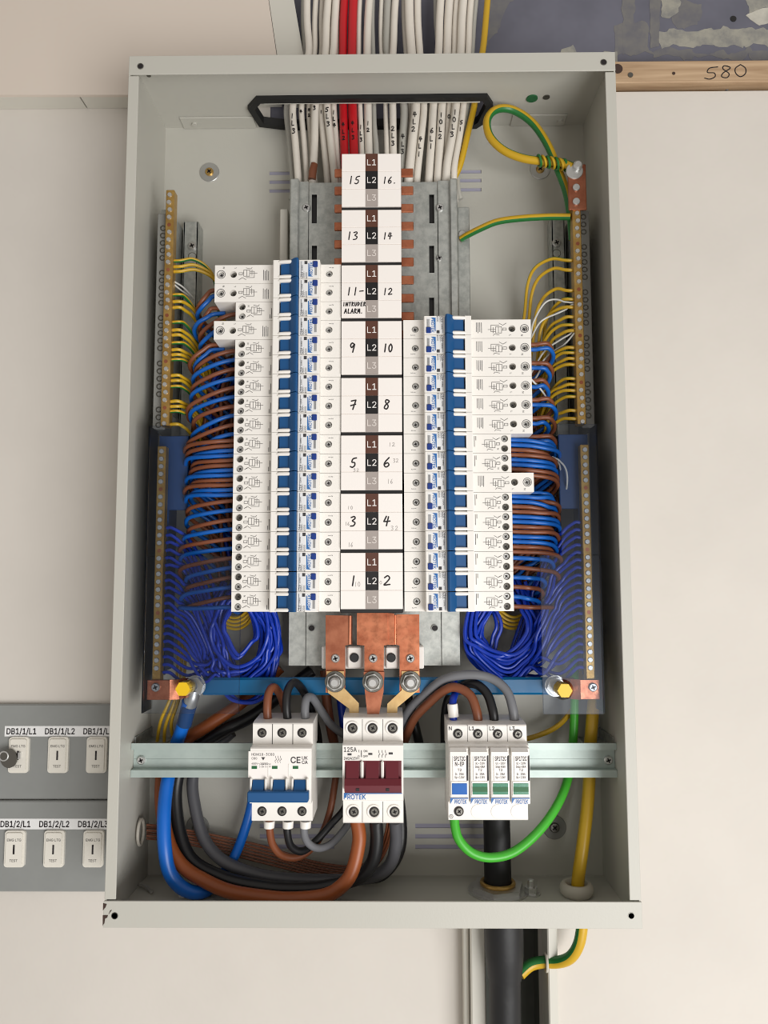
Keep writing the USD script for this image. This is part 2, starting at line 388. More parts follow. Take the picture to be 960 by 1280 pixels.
# skim coats on the bare board: thin, ragged, proud of it
def ragged(pts, amp, seed, y, step=.004):
    g = Polygon([(X(a, c, y), Z(a, c, y)) for a, c in pts]).segmentize(step)
    q = np.array(g.exterior.coords)[:-1]
    n = meshkit.fbm(np.c_[q * 120, np.full(len(q), seed)], 3, seed) - .5
    n2 = meshkit.fbm(np.c_[q * 120, np.full(len(q), seed + 9)], 3, seed + 5) - .5
    return Polygon(q + amp * np.c_[n, n2]).buffer(0)
SK = WY + .001
for pts, m_, h, am in (
    ([(824, 58), (824, 38), (870, 38), (905, 33), (948, 36), (985, 34), (985, 57)], 'skim', .0008, .012),
    ([(812, -25), (827, -25), (824, 58), (813, 60)], 'skim_olive', .0010, .003),
    ([(828, -25), (852, -25), (849, 16), (838, 23), (825, 20)], 'skim', .0014, .006),
    ([(932, 20), (944, 14), (985, 2), (985, 22), (948, 32)], 'skim_light', .0016, .004),
    ([(925, -25), (985, -25), (985, 2), (938, 18), (932, 8)], 'skim', .0006, .010),
    ([(768, 32), (784, 27), (811, 26), (811, 66), (770, 72)], 'skim_olive', .0007, .010),
    ([(775, -25), (792, -25), (794, 60), (780, 66)], 'skim_olive', .0009, .008),
    ([(608, -25), (650, -25), (632, 14), (622, 40), (606, 60)], 'skim_olive', .0006, .010),
    ([(700, 62), (716, 57), (722, 70), (700, 72)], 'skim', .0008, .006),
    ([(735, 68), (770, 64), (770, 76), (735, 76)], 'skim', .0008, .008),
    ([(850, 0), (880, 5), (872, 32), (846, 36), (838, 24)], 'skim_olive', .0005, .012),
    ([(806, 62), (862, 61), (880, 66), (940, 62), (985, 63), (985, 72), (840, 74)], 'skim_olive', .0006, .016)):
    wall.part('skim_patch', MB().prism(ragged(pts, am, len(pts) + int(pts[0][0]), SK), SK - h * .3, SK + .0005), m_, smooth=False)
c = at(917, 23, WY); wall.part('wall_hole', MB().cyl((c[0], WY + .0009, c[2]), .0034, .0006, n=14), 'black_plastic', label='small dark screw hole in the bare board')

t = Thing('timber_batten', 'pale timber batten with 580 written on it, screwed along the wall right of the enclosure', 'batten', at(870, 88, WY))
a, b2 = at(800, 76, -.02), at(800, 103, -.02)
t.part('batten_board', MB().box(.2, .75, -.02, WY, b2[2], a[2], .001), 'timber')
hb = MB()
for k, ch in enumerate('580'):
    p0 = at(880 + 18.5 * k, 99 - 1.5 * k, -.02); s = X(19, 0, -.02) - X(0, 0, -.02)
    hand(hb, ch, p0[0], p0[2], s * .95, Z(0, 82, -.02) - Z(0, 97, -.02), 0, .0011, -.02005)
t.part('handwriting', hb, 'ink', label='the number 580 in dark marker')
for px, py in ((788, 94), (842, 92)):
    c = at(px, py, -.02); pz = .0028 if px < 800 else .0016
    t.part('nail_head', MB().cyl((c[0], -.02, c[2]), pz, .0008, n=12), 'steel_dark' if px < 800 else 'chip_brown')
c = at(772, 86, -.02); t.part('knot', MB().cyl((c[0], -.02, c[2]), .0055, .0002, n=16), 'chip_brown')
c = at(901, 106, -.004); solo('debris_scrap', MB().tube(P3([(896, 102, -.006), (903, 107, -.0065), (910, 113, -.006)]), [.002, .003, .0012], n=7), 'skim_olive', 'small scrap of filler stuck in the dark strip below the batten', 'scrap')

# wide lid panel on the wall at the upper left, its slanting strip and its two underside trims
YL = -.0235
g = [at(-90, 118.5, YL), at(353, 118.5, YL), at(329, -45, YL), at(-90, -45, YL)]
t = Thing('wall_cover_panel', 'wide cream cover panel on the wall above left of the enclosure', 'panel', (-.3, WY, .5))
t.part('panel_face', MB().prism([(q[0], q[2]) for q in g], YL, YL + .004), 'panel_paint')
g2 = [at(353, 118, YL + .002), at(387, 118, YL + .002), at(359, -45, YL + .002), at(329, -45, YL + .002)]
t.part('edge_strip', MB().prism([(q[0] + .0006, q[2]) for q in g2], YL + .001, WY - .0002), 'trim_white')
jx = X(97, 119, YL); zb = Z(60, 118.5, YL)
for x0, x1 in ((-.75, jx - .0006), (jx + .0008, g[1][0] - .004)):
    t.part('underside_trim', MB().box(x0, x1, YL + .0045, WY - .0002, zb + .0006, zb + .0035, .0004), 'trim_white')

# cable channel below the enclosure: two upright white boards
YT = -.028
t = Thing('cable_channel', 'open white upright cable channel below the enclosure around the black cable', 'trunking', (X(640, 1200, YT), WY, -.6))
xa, xb, xc, xd = X(589, 1230, YT), X(607.5, 1230, YT), X(685.5, 1230, YT), X(698, 1230, YT)
t.part('channel_wall', MB().box(xa, xb, YT, WY, -.95, -HH - .004, .0012), 'trim_white')
t.part('channel_wall', MB().box(xc, xd, YT, WY, -.95, -HH - .004, .0012), 'trim_white')
t.part('channel_back', MB().box(xb - .004, xc + .004, WY + .050, WY + .052, -.95, -HH + .02), 'dark_strip', label='channel back coloured dark for the shade deep inside')  # shade of the deep channel is put into this dark colour
for x_ in (xb - .002, xc + .0005): t.part('channel_lining', MB().box(x_, x_ + .0015, WY + .0202, WY + .0499, -.95, -HH - .0065), 'dark_strip')  # linings get the same dark colour, standing in for the shade inside
t.part('channel_lip', MB().box(xa - .006, xa - .0005, YT + .012, WY, -.95, -HH - .004, .001), 'trim_white')

# grey key-switch plates at the left
def plate(y0, y1, name, labels, ly, cells, key_y):
    Yp = -.004
    zt_, zb_ = Z(40, y0, Yp), Z(40, y1, Yp)
    t = Thing('switch_plate', name, 'switch plate', (-.33, WY, (zt_ + zb_) / 2), 'grey key switch plates')
    t.part('face_plate', MB().box(-.62, X(136, y0, Yp) + .012, Yp, WY - .0003, zb_, zt_, .0012), 'grey_steel')
    x0 = X(6 if ly < 950 else -3, ly, Yp); zc = Z(60, ly, Yp)
    t.part('label_strip', MB().box(x0 - (.0 if ly < 950 else .006), X(150, ly, Yp), Yp - .0002, Yp + .0001, zc - .0052, zc + .0052), 'sticker', label='white printed label tape')
    tx = MB()
    for s_, px in labels: tx.text(s_, .0058, X(px, ly, Yp), zc, Yp - .0003, bold=True, squash=.86)
    t.part('lettering', tx, 'ink')
    for px, wr in cells:
        wh = ('leftmost', 'middle', 'rightmost')[int(wr[-1]) - 1] + (' of the upper plate' if ly < 950 else ' of the lower plate')
        c = at(px, key_y, Yp); w, h = .0103, .0178
        k = Thing('key_switch', f'white key test switch under the label {wr}, {wh}', 'key switch', (c[0], Yp, c[2]), 'white key test switches in the grey plates')
        def rr(w_, h_, r_): return shapely.box(c[0] - w_ + r_, c[2] - h_ + r_, c[0] + w_ - r_, c[2] + h_ - r_).buffer(r_, quad_segs=4)
        k.part('frame', MB().prism(rr(w, h, .003), Yp - .003, Yp + .0), 'key_white')
        k.part('rocker', MB().prism(rr(w * .80, h * .90, .002), Yp - .0045, Yp - .0025), 'key_white')
        k.part('key_slot', MB().box(c[0] - .0008, c[0] + .0008, Yp - .0049, Yp - .0040, c[2] - .0045, c[2] + .0045), 'ink')
        k.part('lettering', MB().text('EMG LTG', .0024, c[0], c[2] + .0092, Yp - .0046).text('TEST', .0024, c[0], c[2] - .0108, Yp - .0046), 'print_soft')
    return t
pa = plate(880.5, 999, 'upper grey steel plate with three key switches labelled DB1/1', [('DB1/1/L1', 27), ('DB1/1/L2', 75), ('DB1/1/L3', 123)], 914, [(25, 'DB1/1/L1'), (74, 'DB1/1/L2'), (122, 'DB1/1/L3')], 943)
pb = plate(1001, 1115, 'lower grey steel plate with three key switches labelled DB1/2', [('DB1/2/L1', 19.5), ('DB1/2/L2', 68), ('DB1/2/L3', 116.5)], 1030, [(20, 'DB1/2/L1'), (69, 'DB1/2/L2'), (118, 'DB1/2/L3')], 1060)
Yp = -.004
c = at(14, 946, Yp)
gk = Thing('plate_key', 'steel key standing in the first switch of the upper grey plate', 'key', (c[0], Yp, c[2]))
th = np.linspace(0, 2 * np.pi, 18, endpoint=False)
q = [at(19, 936, -.012), at(24, 946, -.012), at(18, 960, -.012), at(13, 957, -.012)]
bow = Polygon([(X(11 + 10.5 * math.cos(a_), 948 + 12 * math.sin(a_), -.012), Z(11 + 10.5 * math.cos(a_), 948 + 12 * math.sin(a_), -.012)) for a_ in th])
gk.part('key_bow', MB().prism(bow, -.0125, -.0108), 'steel_dark')
gk.part('key_blade', MB().box(X(22, 945, -.012), X(24.5, 945, -.012), -.0115, Yp - .0045, Z(22, 949, -.012), Z(22, 941, -.012)), 'steel')
c = at(5, 945, -.012); gk.part('key_ring', MB().ring((c[0], -.0125, c[2]), .0045, .0008, n=18), 'steel')

# ================================================================ the enclosure
E_ = Thing('enclosure', 'open light grey steel distribution board enclosure with its door off, on the white wall', 'enclosure', (0, 0, -HH))
back = shapely.box(-HW + T, -HH + T, HW - T, HH - T)
slots = []
def slot(x0, x1, y0, y1): slots.append((X(x0, (y0 + y1) / 2, 0), X(x1, (y0 + y1) / 2, 0), Z(x0, y1, 0), Z(x0, y0, 0)))
for y in (215.5, 226.5, 237.5): slot(337, 372, y, y + 4.2)
for y in (213.5, 224.5, 236): slot(560, 601.5, y, y + 4.4)
for y in (1029, 1042, 1055): slot(519, 608, y, y + 5.5); slot(325, 418, y, y + 5.5)
for s_ in slots: back = back.difference(shapely.box(s_[0], s_[2], s_[1], s_[3]))
E_.part('back_panel', MB().prism(back, -T, 0), 'powder_coat')
for s_ in slots: E_.part('slot_backing', MB().box(s_[0] - .001, s_[1] + .001, -.0003, .0008, s_[2] - .001, s_[3] + .001), 'slot_blue_grey', label='bluish grey gap seen through a slot')
FS, FT, FB = .0098, .0188, .0222                    # widths of the front flanges: sides, top, bottom
for sx in (-1, 1):
    E_.part('side_panel', MB().box(sx * HW, sx * (HW - T), -D + .001, 0, -HH + T, HH - T).box(sx * HW, sx * (HW - FS), -D, -D + T, -HH + FB + .0012, HH - FT - .0014, .0004), 'powder_coat')
ztop = HH - T
def hole_pt(px, py): q = atz(px, py, ztop); return (q[0], q[1])
fl, fr, bl, br = hole_pt(323, 122), hole_pt(606, 119), (X(358, 160, -.006), -.006), (X(594, 158, -.006), -.006)
ll, lr = hole_pt(314, 132), hole_pt(612, 128)
bl0, br0 = (ll[0] + .006, -.012), (lr[0] - .006, -.012)
hole = Polygon([fl, fr, lr, br0, br, bl, bl0, ll])
E_.part('top_panel', MB().prism(shapely.box(-HW, -D + .001, HW, 0).difference(hole), ztop, HH, 'xy').box(-HW, HW, -D, -D + T, HH - FT, HH, .0004), 'powder_coat')
E_.part('bottom_panel', MB().prism(shapely.box(-HW, -D + .001, HW, 0).difference(shapely.Point(X(622, 1090, GY), GY).buffer(.0136)), -HH, -HH + T, 'xy').box(-HW - .0005, HW + .0005, -D - .0004, -D + T, -HH, -HH + FB, .0004), 'powder_coat')
tr = MB()
hp = np.array(list(hole.exterior.coords)); 
ring_ = hole.buffer(.0034, join_style=2).difference(hole.buffer(-.0034, join_style=2)); tr.prism(ring_, ztop - .0045, ztop + .004, 'xy')
E_.part('rubber_trim', tr, 'rubber', label='black rubber edging round the cable entry')
E_.part('entry_lip', MB().box(fl[0] + .004, fr[0] - .004, fl[1] + .0055, fl[1] + .0072, ztop - .0030, ztop + .012, .0005), 'trim_white', label='white lip just inside the cable entry')
for x0, x1 in ((226, 318), (640, 708)):
    a_, b_ = at(x0, 146, -.016), at(x1, 146, -.016)
    E_.part('gland_plate_lip', MB().box(a_[0], min(b_[0], bl0[0] - .006) if x0 < 400 else b_[0], -.022, -.002, ztop - .0016, ztop - .0001, .0004), 'powder_coat')
for px, py in ((243, 156), (700, 150)):
    c = at(px, py, -.012); E_.part('rivet', MB().cyl((c[0], -.012, ztop - .0016), .0028, .0022, axis='z', n=14).cyl((c[0], -.012, ztop - .0036), .0028, .002, axis='z', n=14), 'powder_coat')
c = atz(665, 122.5, ztop); E_.part('blanking_plug', MB().cyl((c[0], c[1], ztop - .0012), .0058, .0012, axis='z', n=20), 'plug_green', label='small green plug in the top panel')
c = atz(683, 121, ztop); E_.part('blanking_plug', MB().cyl((c[0], c[1], ztop - .0010), .0035, .0010, axis='z', n=16), 'steel_dark', label='small dark plug in the top panel')
c = atz(186, 92.5, ztop - .004); E_.part('corner_screw', MB().cyl((c[0], c[1], ztop - .006), .0022, .006, axis='z', n=10), 'steel_dark')
for i, (px, py) in enumerate(((175.7, 83), (754.5, 78), (143.5, 1144.5), (789, 1144.5))):
    c = at(px, py, -D); E_.part('fixing_hole', MB().cyl((c[0], -D - .0001, c[2]), .0029, .0003, n=16), 'ink', label='dark screw hole in the front flange')
    E_.part('fixing_thread', MB().ring((c[0], -D - .0003, c[2]), .0027, .0004, n=16, m=6), 'steel_dark')
for pts in ([(129, 1129), (133.5, 1130), (132, 1134), (128.7, 1138)], [(128.5, 1144), (135, 1144), (134, 1147), (131.5, 1148), (130.5, 1154), (128.4, 1157)], [(136, 1143), (138, 1138), (140, 1137.5), (138, 1140)]):
    E_.part('paint_chip', MB().prism([(X(a_, b_, -D - .0005), Z(a_, b_, -D - .0005)) for a_, b_ in pts], -D - .0008, -D - .0003), 'chip_brown', label='dark spot where the paint has chipped off')
# fixing screws with washers through the back panel
for px, py, r_, dr, wh in ((262, 215.5, .0108, 'brass', 'upper left'), (675, 212, .0110, 'brass', 'upper right, below the green and yellow loop'), (247, 1034, .0118, 'steel_dark', 'lower left, behind the grey cable'), (693, 1034, .0118, 'steel_dark', 'lower right, behind the green cable')):
    c = at(px, py, -.002)
    w_ = Thing('fixing_screw', f'round washer and screw fixing the back panel, {wh}', 'screw', (c[0], -T, c[2]), 'screws through the back panel')
    w_.part('washer', MB().cyl((c[0], -T, c[2]), r_, .0014, n=32, c0=.0005), 'steel' if py < 400 else 'carrier_grey')
    w_.part('screw_head', MB().cyl((c[0], -T - .0014, c[2]), r_ * .42, .0018, n=18, c0=.0008), dr)
    w_.part('screw_cross', cross(MB(), c[0], c[2], -T - .0032, r_ * .42, .7), 'ink')

# ================================================================ pan assembly: galvanised plate, busbar stubs
YPAN = -.045
pn = Thing('busbar_pan', 'galvanised steel busbar pan with copper stubs, behind the numbered strip', 'busbar', (0, -T, Z(470, 832, YPAN)))
z0, z1 = Z(470, 832, YPAN), Z(470, 228, YPAN)
xl0, xl1 = X(361, 800, YPAN), X(575, 800, YPAN)
pl = shapely.box(-.066, z0, .066, z1)
sq = []
for px, y0, y1 in ((393, 243, 279), (393, 307, 342), (539.5, 243, 279), (539.5, 307, 341), (539.5, 372, 398)):
    x_ = X(px, y0, YPAN); sq.append(shapely.box(x_ - .0026, Z(px, y1, YPAN), x_ + .0026, Z(px, y0, YPAN)))
pl = pl.difference(unary_union(sq))
pn.part('centre_plate', MB().prism(pl, YPAN, YPAN + .0012), 'galvanised')
pn.part('plate_backing', MB().box(-.066, .066, YPAN + .004, YPAN + .005, z0 + .02, z1 - .004), 'black_plastic')
for sx, xs in ((-1, (xl0, -.0665)), (1, (.0665, xl1))):
    pn.part('side_rail', MB().box(xs[0], xs[1], YPAN - .0012, YPAN + .0008, z0, z1 + .001, .0003).box(xs[0] if sx < 0 else xs[1] - .0012, xs[0] + .0012 if sx < 0 else xs[1], YPAN, -T - .0003, z0, z1 + .001), 'galvanised')
xL = X(360, 400, YPAN - .004); pn.part('edge_flange', MB().box(xl0 - .0022, xl0 + .0072, YPAN - .0062, YPAN - .0014, z0 + .3, z1 + .002, .0012), 'galvanised')
pn.part('edge_flange', MB().box(xl1 - .006, xl1 + .0020, YPAN - .0052, YPAN - .0014, z0 + .3, z1 + .0015, .0012), 'galvanised')
xq = X(354, 350, -.03); pn.part('outer_bracket', MB().box(X(350, 300, -.03), X(360, 300, -.03), -.032, -T - .0003, Z(354, 420, -.03), Z(354, 262, -.03), .0008), 'trim_white')
xq = X(578, 300, -.03); pn.part('outer_bracket', MB().box(X(572, 300, -.03), X(587, 300, -.03), -.031, -T - .0003, Z(580, 420, -.03), Z(580, 259, -.03), .0008), 'galvanised')
for px, py in ((383, 260), (550, 260), (549, 323)):
    c = at(px, py, YPAN - .0012); pn.part('screw', MB().cyl((c[0], YPAN - .0012, c[2]), .0042 if py == 260 else .003, .0016, n=18, c0=.0007), 'steel')
    pn.part('screw_cross', cross(MB(), c[0], c[2], YPAN - .0029, .004), 'ink')
for px, py in ((389.5, 785), (543.5, 785)):
    c = at(px, py, YPAN - .001); pn.part('plate_hole', MB().cyl((c[0], YPAN - .0013, c[2]), .0030, .0003, n=14), 'ink', label='dark round hole in the pan')
    pn.part('hole_rim', MB().ring((c[0], YPAN - .0014, c[2]), .0031, .0003, n=16, m=6), 'galvanised')
# copper spine behind the strip and a stub at every way (those under breakers stay behind them)
ZR = [190.9e-3 - 18.29e-3 * i for i in range(-6, 18)]
pn.part('insulated_spine', MB().box(-.027, .027, -.085, YPAN - .0005, -.121, .306), 'black_plastic')
for i, z_ in enumerate(ZR):
    for sx in (-1, 1):
        if (sx < 0 and i > 6) or (sx > 0 and i > 9): continue
        zz = z_ + .0012
        pn.part('busbar_stub', MB().box(sx * .026, sx * (.0405 if sx > 0 else .0375), -.0765, -.0735, zz - .0042, zz + .0042, .0006), 'copper')
# ================================================================ numbered strip
YS = -.0975; PITCH = 54.7e-3; ZTOP = .3092; XS0, XS1 = -.0289, .0280
st = Thing('circuit_label_strip', 'white busbar cover strip with hand-numbered ways 1 to 16 down the middle of the board', 'label strip', (0, -.085, ZTOP - 8 * PITCH))
st.part('cover_body', MB().box(XS0 - .0002, XS1 + .0002, -.0955, -.0852, ZTOP - 8 * PITCH - .002, ZTOP, .0006), 'black_plastic', label='black backing that shows as thick lines between the ways')
xb0, xb1 = -.0061, .0056
HANDW = {0: ('15', '16.'), 1: ('13', '14'), 2: ('11-', '12'), 3: ('9', '10'), 4: ('7', '8'), 5: ('5', '6'), 6: ('3', '4'), 7: ('1', '2')}
for k in range(8):
    zt_ = ZTOP - k * PITCH - (.0 if k == 0 else .0016); zb_ = ZTOP - (k + 1) * PITCH + .0016
    ch = (zt_ - zb_) / 3
    bp = st.part('way_panel', MB().box(XS0, XS1, -.0970, -.0950, zb_, zt_, .0003), 'grey_print', label=f'panel of ways {15 - 2 * k} and {16 - 2 * k}')
    ink, pen, note = MB(), MB(), MB()
    for j, (cm, tx) in enumerate((('cell_brown', 'L1'), ('cell_black', 'L2'), ('cell_grey', 'L3'))):
        a_, b_ = zt_ - (j + 1) * ch, zt_ - j * ch
        g_ = .00022
        st.part('blank_cell', MB().box(XS0, xb0 - .0001, YS, -.0965, a_ + g_, b_ - g_, .0002), 'strip_white', bp)
        st.part('blank_cell', MB().box(xb1 + .0001, XS1, YS, -.0965, a_ + g_, b_ - g_, .0002), 'strip_white', bp)
        st.part('phase_cell', MB().box(xb0, xb1, YS, -.0965, a_ + .0001, b_ - .0001), cm, bp)
        st.part('phase_lettering', MB().text(tx, .0060, (xb0 + xb1) / 2, (a_ + b_) / 2, YS - .00005), 'white_print' if j < 2 else 'grey_print', bp)
    zc = (zt_ + zb_) / 2; Yi = YS - .00003
    L_, R2 = HANDW[k]
    big = k >= 3
    h = .0075 if k < 3 else .0088
    lx = {0: -.0228, 1: -.0242, 2: -.0244}.get(k, -.0205 if k != 3 else -.0215)
    if k == 7: lx = -.0205
    hand(ink, L_, lx, zc - h * .5, .0048 if len(L_) > 1 else .0056, h, .0012, .00105 if k < 3 else .00125, Yi, slant=.08)
    rx = .0102 if k < 6 else .0102
    ink2 = MB(); hand(ink2, R2, rx, zc - h * .48, .0040 if len(R2) > 1 else .0066, h * (.85 if len(R2) > 1 else 1), .0010, .00098 if k < 3 else .00125, Yi, slant=.08)
    if k == 2:
        z3 = zt_ - 2 * ch
        hand(note, 'INTRUDER', -.0277, z3 - .0058, .0021, .0036, .0007, .0008, YS - .00018, slant=.08)
        hand(note, 'ALARM.', -.0262, z3 - .0128, .0024, .0042, .0007, .0009, YS - .00003, slant=.08)
    z_ = lambda j, f: zt_ - (j + f) * ch
    if k == 5:
        hand(pen, '32', -.0175, z_(1, .99), .0024, .0028, .0006, .0003, Yi); hand(pen, '32', .0195, z_(1, .5), .0022, .0036, .0006, .0003, Yi)
        hand(pen, '12', .0152, z_(0, .62), .0028, .0036, .0006, .0003, Yi); hand(pen, '16', .0142, z_(2, .65), .0022, .0042, .0006, .0003, Yi)
    if k == 6:
        hand(pen, '10', -.0228, z_(0, .85), .0022, .0030, .0006, .0003, Yi); hand(pen, '16', -.0250, z_(1, .72), .0018, .0032, .0005, .0003, Yi)
        hand(pen, '16', -.0222, z_(2, .88), .0020, .0042, .0005, .0003, Yi); hand(pen, '32', .0172, z_(1, .98), .0028, .0038, .0012, .0003, Yi)
    if k == 7:
        hand(pen, '10', -.0162, z_(1, .8), .0024, .0042, .0006, .0003, Yi); hand(pen, '0', .0068, z_(1, .68), .0022, .0030, .0006, .0003, Yi)
    st.part('handwriting', ink, 'ink', bp, label=f'number {L_.strip("-.")} in black marker'); st.part('handwriting', ink2, 'ink', bp, label=f'number {R2.strip("-.")} in black marker')
    if note.v: st.part('handwriting', note, 'ink', bp, label='the words INTRUDER ALARM in black marker')
    if pen.v: st.part('pencil_note', pen, 'pencil', bp)

# ================================================================ breakers
DZ = 18.29e-3
def extr(poly, h): return m3.Manifold.extrude(m3.CrossSection([[(float(a), float(b)) for a, b in poly]]), h)
def cyl_y(x, z, y0, y1, r, n=20):          # a cylinder along y from y0 (near) to y1
    return m3.Manifold.cylinder(abs(y1 - y0), r, r, n).rotate((90, 0, 0)).translate((x, max(y0, y1), z))
def bxm(x0, x1, y0, y1, z0, z1): return m3.Manifold.cube((abs(x1 - x0), abs(y1 - y0), abs(z1 - z0))).translate((min(x0, x1), min(y0, y1), min(z0, z1)))
YR, YT_, YM = -.050, -.095, -.106           # rear, terminal faces, raised middle
def make_rcbo(name, long, label, group, base):
    """Built as it stands on the left: the busbar end at x = 0, the cable end at -x."""
    Lx = -.1205 if long else -.1000
    hz = DZ / 2 - .00018
    prof = [(0, YR), (0, YT_), (-.0189, YT_), (-.0192, YM + .0005), (-.0197, YM), (-.0625, YM), (-.0632, YM + .0006), (-.0634, YT_ - .001), (-.0640, YT_), (Lx, YT_), (Lx, YR + (.012 if long else .008)), (Lx + .008, YR + .004), (-.064, YR)]
    # manifold extrudes along z with y up: the profile is already (x, y)
    prof = prof[::-1]
    area = sum(prof[i][0] * prof[(i + 1) % len(prof)][1] - prof[(i + 1) % len(prof)][0] * prof[i][1] for i in range(len(prof)))
    if area < 0: prof = prof[::-1]
    b = extr(prof, 2 * hz).translate((0, 0, -hz))
    b = b - bxm(-.0572, -.0385, YM - .01, YM + .0095, -hz - .001, hz + .001)          # toggle recess
    screws = [(-.0112, 0, True)]
    if long: screws += [(Lx + .0060, -.0002, True), (Lx + .0178, -.0002, False)]
    else: screws += [(Lx + .0060, .0046, False), (Lx + .0060, -.0046, True)]
    for x, z, s in screws: b = b - cyl_y(x, z, YT_ - .001, YT_ + .006, .0033 if not (long and x < -.11) else .0031)
    t = Thing(name, label, 'circuit breaker', base, group)
    O = np.array([base[0], 0, base[2]])
    def sh(mb):
        mb.v = [v + O for v in mb.v]; return mb
    t.part('housing', sh(MB().mani(b)), 'white_plastic', smooth=25)
    for sz in (-1, 1):        # the white cheeks either side of the toggle
        zq = sz * (hz - .00175)
        mb = MB().tube([(-.0578, YM + .0008, zq), (-.0560, YM + .0004, zq), (-.0510, YM - .0002, zq), (-.0470, YM - .0004, zq), (-.0449, YM - .0002, zq), (-.0442, YM + .0003, zq)], [.0012, .0016, .0017, .0017, .0014, .0007], n=12, seg=3)
        mb.box(-.0572, -.0470, YM + .001, YM + .0094, zq - .0014, zq + .0014)
        t.part('toggle_cheek', sh(mb), 'white_plastic')
    hb_ = hz - .0002
    wide = Polygon([(-.0388, YM + .009), (-.0388, YM - .0050), (-.0402, YM - .0066), (-.0428, YM - .0052), (-.0468, YM - .0004), (-.0472, YM + .009)])
    neck = Polygon([(-.0468, YM + .009), (-.0468, YM + .0012), (-.0560, YM + .0022), (-.0571, YM + .009)])
    t.part('toggle', sh(MB().prism(wide, -hb_, hb_, 'xy').prism(neck, -hb_ + .0026, hb_ - .0026, 'xy')), 'toggle_blue', smooth=25, label='blue toggle')
    lab = t.part('label', sh(MB().box(-.0215, -.0372, YM - .00018, YM + .0002, -hz + .0012, hz - .0012)), 'sticker')
    Yl = YM - .0002
    t.part('brand_band', sh(MB().prism([(-.0300, -hz + .0018), (-.0268, -hz + .0018), (-.0285, -hz + .0042), (-.0292, hz - .0032), (-.0300, hz - .0032)], Yl - .0001, Yl)), 'brand_blue', lab)
    t.part('brand_lettering', sh(MB().text('PROTEK', .0026, -.0272, -.0002, Yl, rot=90, bold=True, squash=1.02)), 'brand_blue', lab)
    pr_ = MB().text('C16', .0022, -.0360, -.0058, Yl, rot=90).text('230V~', .0015, -.0342, -.0055, Yl, rot=90).text('6000', .0017, -.0318, -.0062, Yl, rot=90).text('30mA', .0014, -.0358, .0012, Yl, rot=90)
    pr_.box(-.0336, -.0308, Yl - .0001, Yl, .0048, .0078).box(-.0366, -.0362, Yl - .0001, Yl, -.0075, .0075)
    for q in range(4): pr_.box(-.0240 + .0006 * q, -.0237 + .0006 * q, Yl - .0001, Yl, -.0060, .0018)
    t.part('print', sh(pr_), 'print', lab)
    t.part('test_button', sh(MB().box(-.0212, -.0256, YM - .0014, YM + .001, .0018, hz - .0014, .0005)), 'button_blue', label='dark blue test button')
    for x, z, s in screws:
        r = .0028
        mb = MB().cyl((x, YT_ + .0045, z), r, .0022 if s else .0006, n=16, c0=.0004)
        sp = t.part('terminal_screw', sh(mb), 'steel' if s else 'steel_dark')
        t.part('screw_cross', sh(cross(MB(), x, z, YT_ + (.0022 if s else .0038), r, .6 + x * 30)), 'ink', sp)
        if long and s and x < -.11: t.part('printed_ring', sh(MB().ring((x, YT_ - .00002, z), .0039, .0003, n=22, m=6, flat=.2)), 'print')
    # circuit diagram print on the outer face
    dp = MB(); s = .0008 * .34; x0 = -.0700
    if long: xA, xB = -.0985, -.0760
    else: xA, xB = -.0905, -.0690
    yl = YT_ - .00004
    w = xB - xA
    L = []
    U = lambda u, v: (xA + w * u, v * .0068)
    L += [[U(.05, .2), U(.25, .2), U(.25, .6), U(.5, .6), U(.5, -.3), U(.25, -.3), U(.25, .2)], [U(.5, .4), U(.7, .4), U(.7, -.5), U(.35, -.5)], [U(.05, -.8), U(.2, -.5), U(.35, -.8)], [U(.35, .9), U(.55, .75), U(.6, .95)], [U(.38, -.3), U(.38, .6)], [U(.5, .1), U(.82, .1)], [U(.2, .2), U(.2, -.1), U(.05, -.1), U(.05, .2)], [U(.6, .6), U(.6, -.2)]]
    dp.strokes(L, .00040, yl)
    t.part('wiring_diagram', sh(dp), 'print_soft', label='small printed circuit diagram')
    tp = MB()
    if long:
        for q in range(4): tp.box(-.0742 + .0016 * q, -.0737 + .0016 * q, yl - .0001, yl, -.0062, .0040 - .001 * (q % 2))
        tp.text('N', .0018, Lx + .0085, .0064, yl, rot=90).text('L', .0018, Lx + .0195, .0064, yl, rot=90)
    else:
        tp.text('N', .0016, Lx + .0122, .0052, yl, rot=90).text('L', .0016, Lx + .0122, -.0042, yl, rot=90)
        for q in range(2): tp.box(-.0675 + .0014 * q, -.0670 + .0014 * q, yl - .0001, yl, -.0070, -.0030 + .006 * q)
    tp.text('2', .0016, -.0078, .0058, yl, rot=90).strokes([[(-.0112, .0058), (-.0092, .0058)]], .0003, yl)
    t.part('terminal_print', sh(tp), 'print')
    return t
def copy_of(src, loc, rot, label, group):
    p = numbered('/World', src.prim.GetName().rsplit('_0', 1)[0] if src.prim.GetName()[-3:].isdigit() else src.prim.GetName())
    x = UsdGeom.Xform.Define(stage, p); x.GetPrim().GetReferences().AddInternalReference(src.prim.GetPath())
    x.ClearXformOpOrder(); x.AddTranslateOp(opSuffix='at').Set(Gf.Vec3d(*map(float, loc))); x.AddRotateYOp(opSuffix='turn').Set(rot)
    x.GetPrim().SetInstanceable(True); tag(x.GetPrim(), label=label, category='circuit breaker', group=group)
BX = .0296
NUM = 'one two three four five six seven eight nine ten eleven'.split()
WAYS_L = [f'L{"ABC".index(p) + 1} of way {NUM[w - 1]}' for w in (11, 9, 7, 5, 3, 1) for p in 'ABC']
WAYS_R = [f'L{"ABC".index(p) + 1} of way {NUM[w - 1]}' for w in (10, 8, 6, 4, 2) for p in 'ABC']
PH = ('brown', 'black', 'grey')
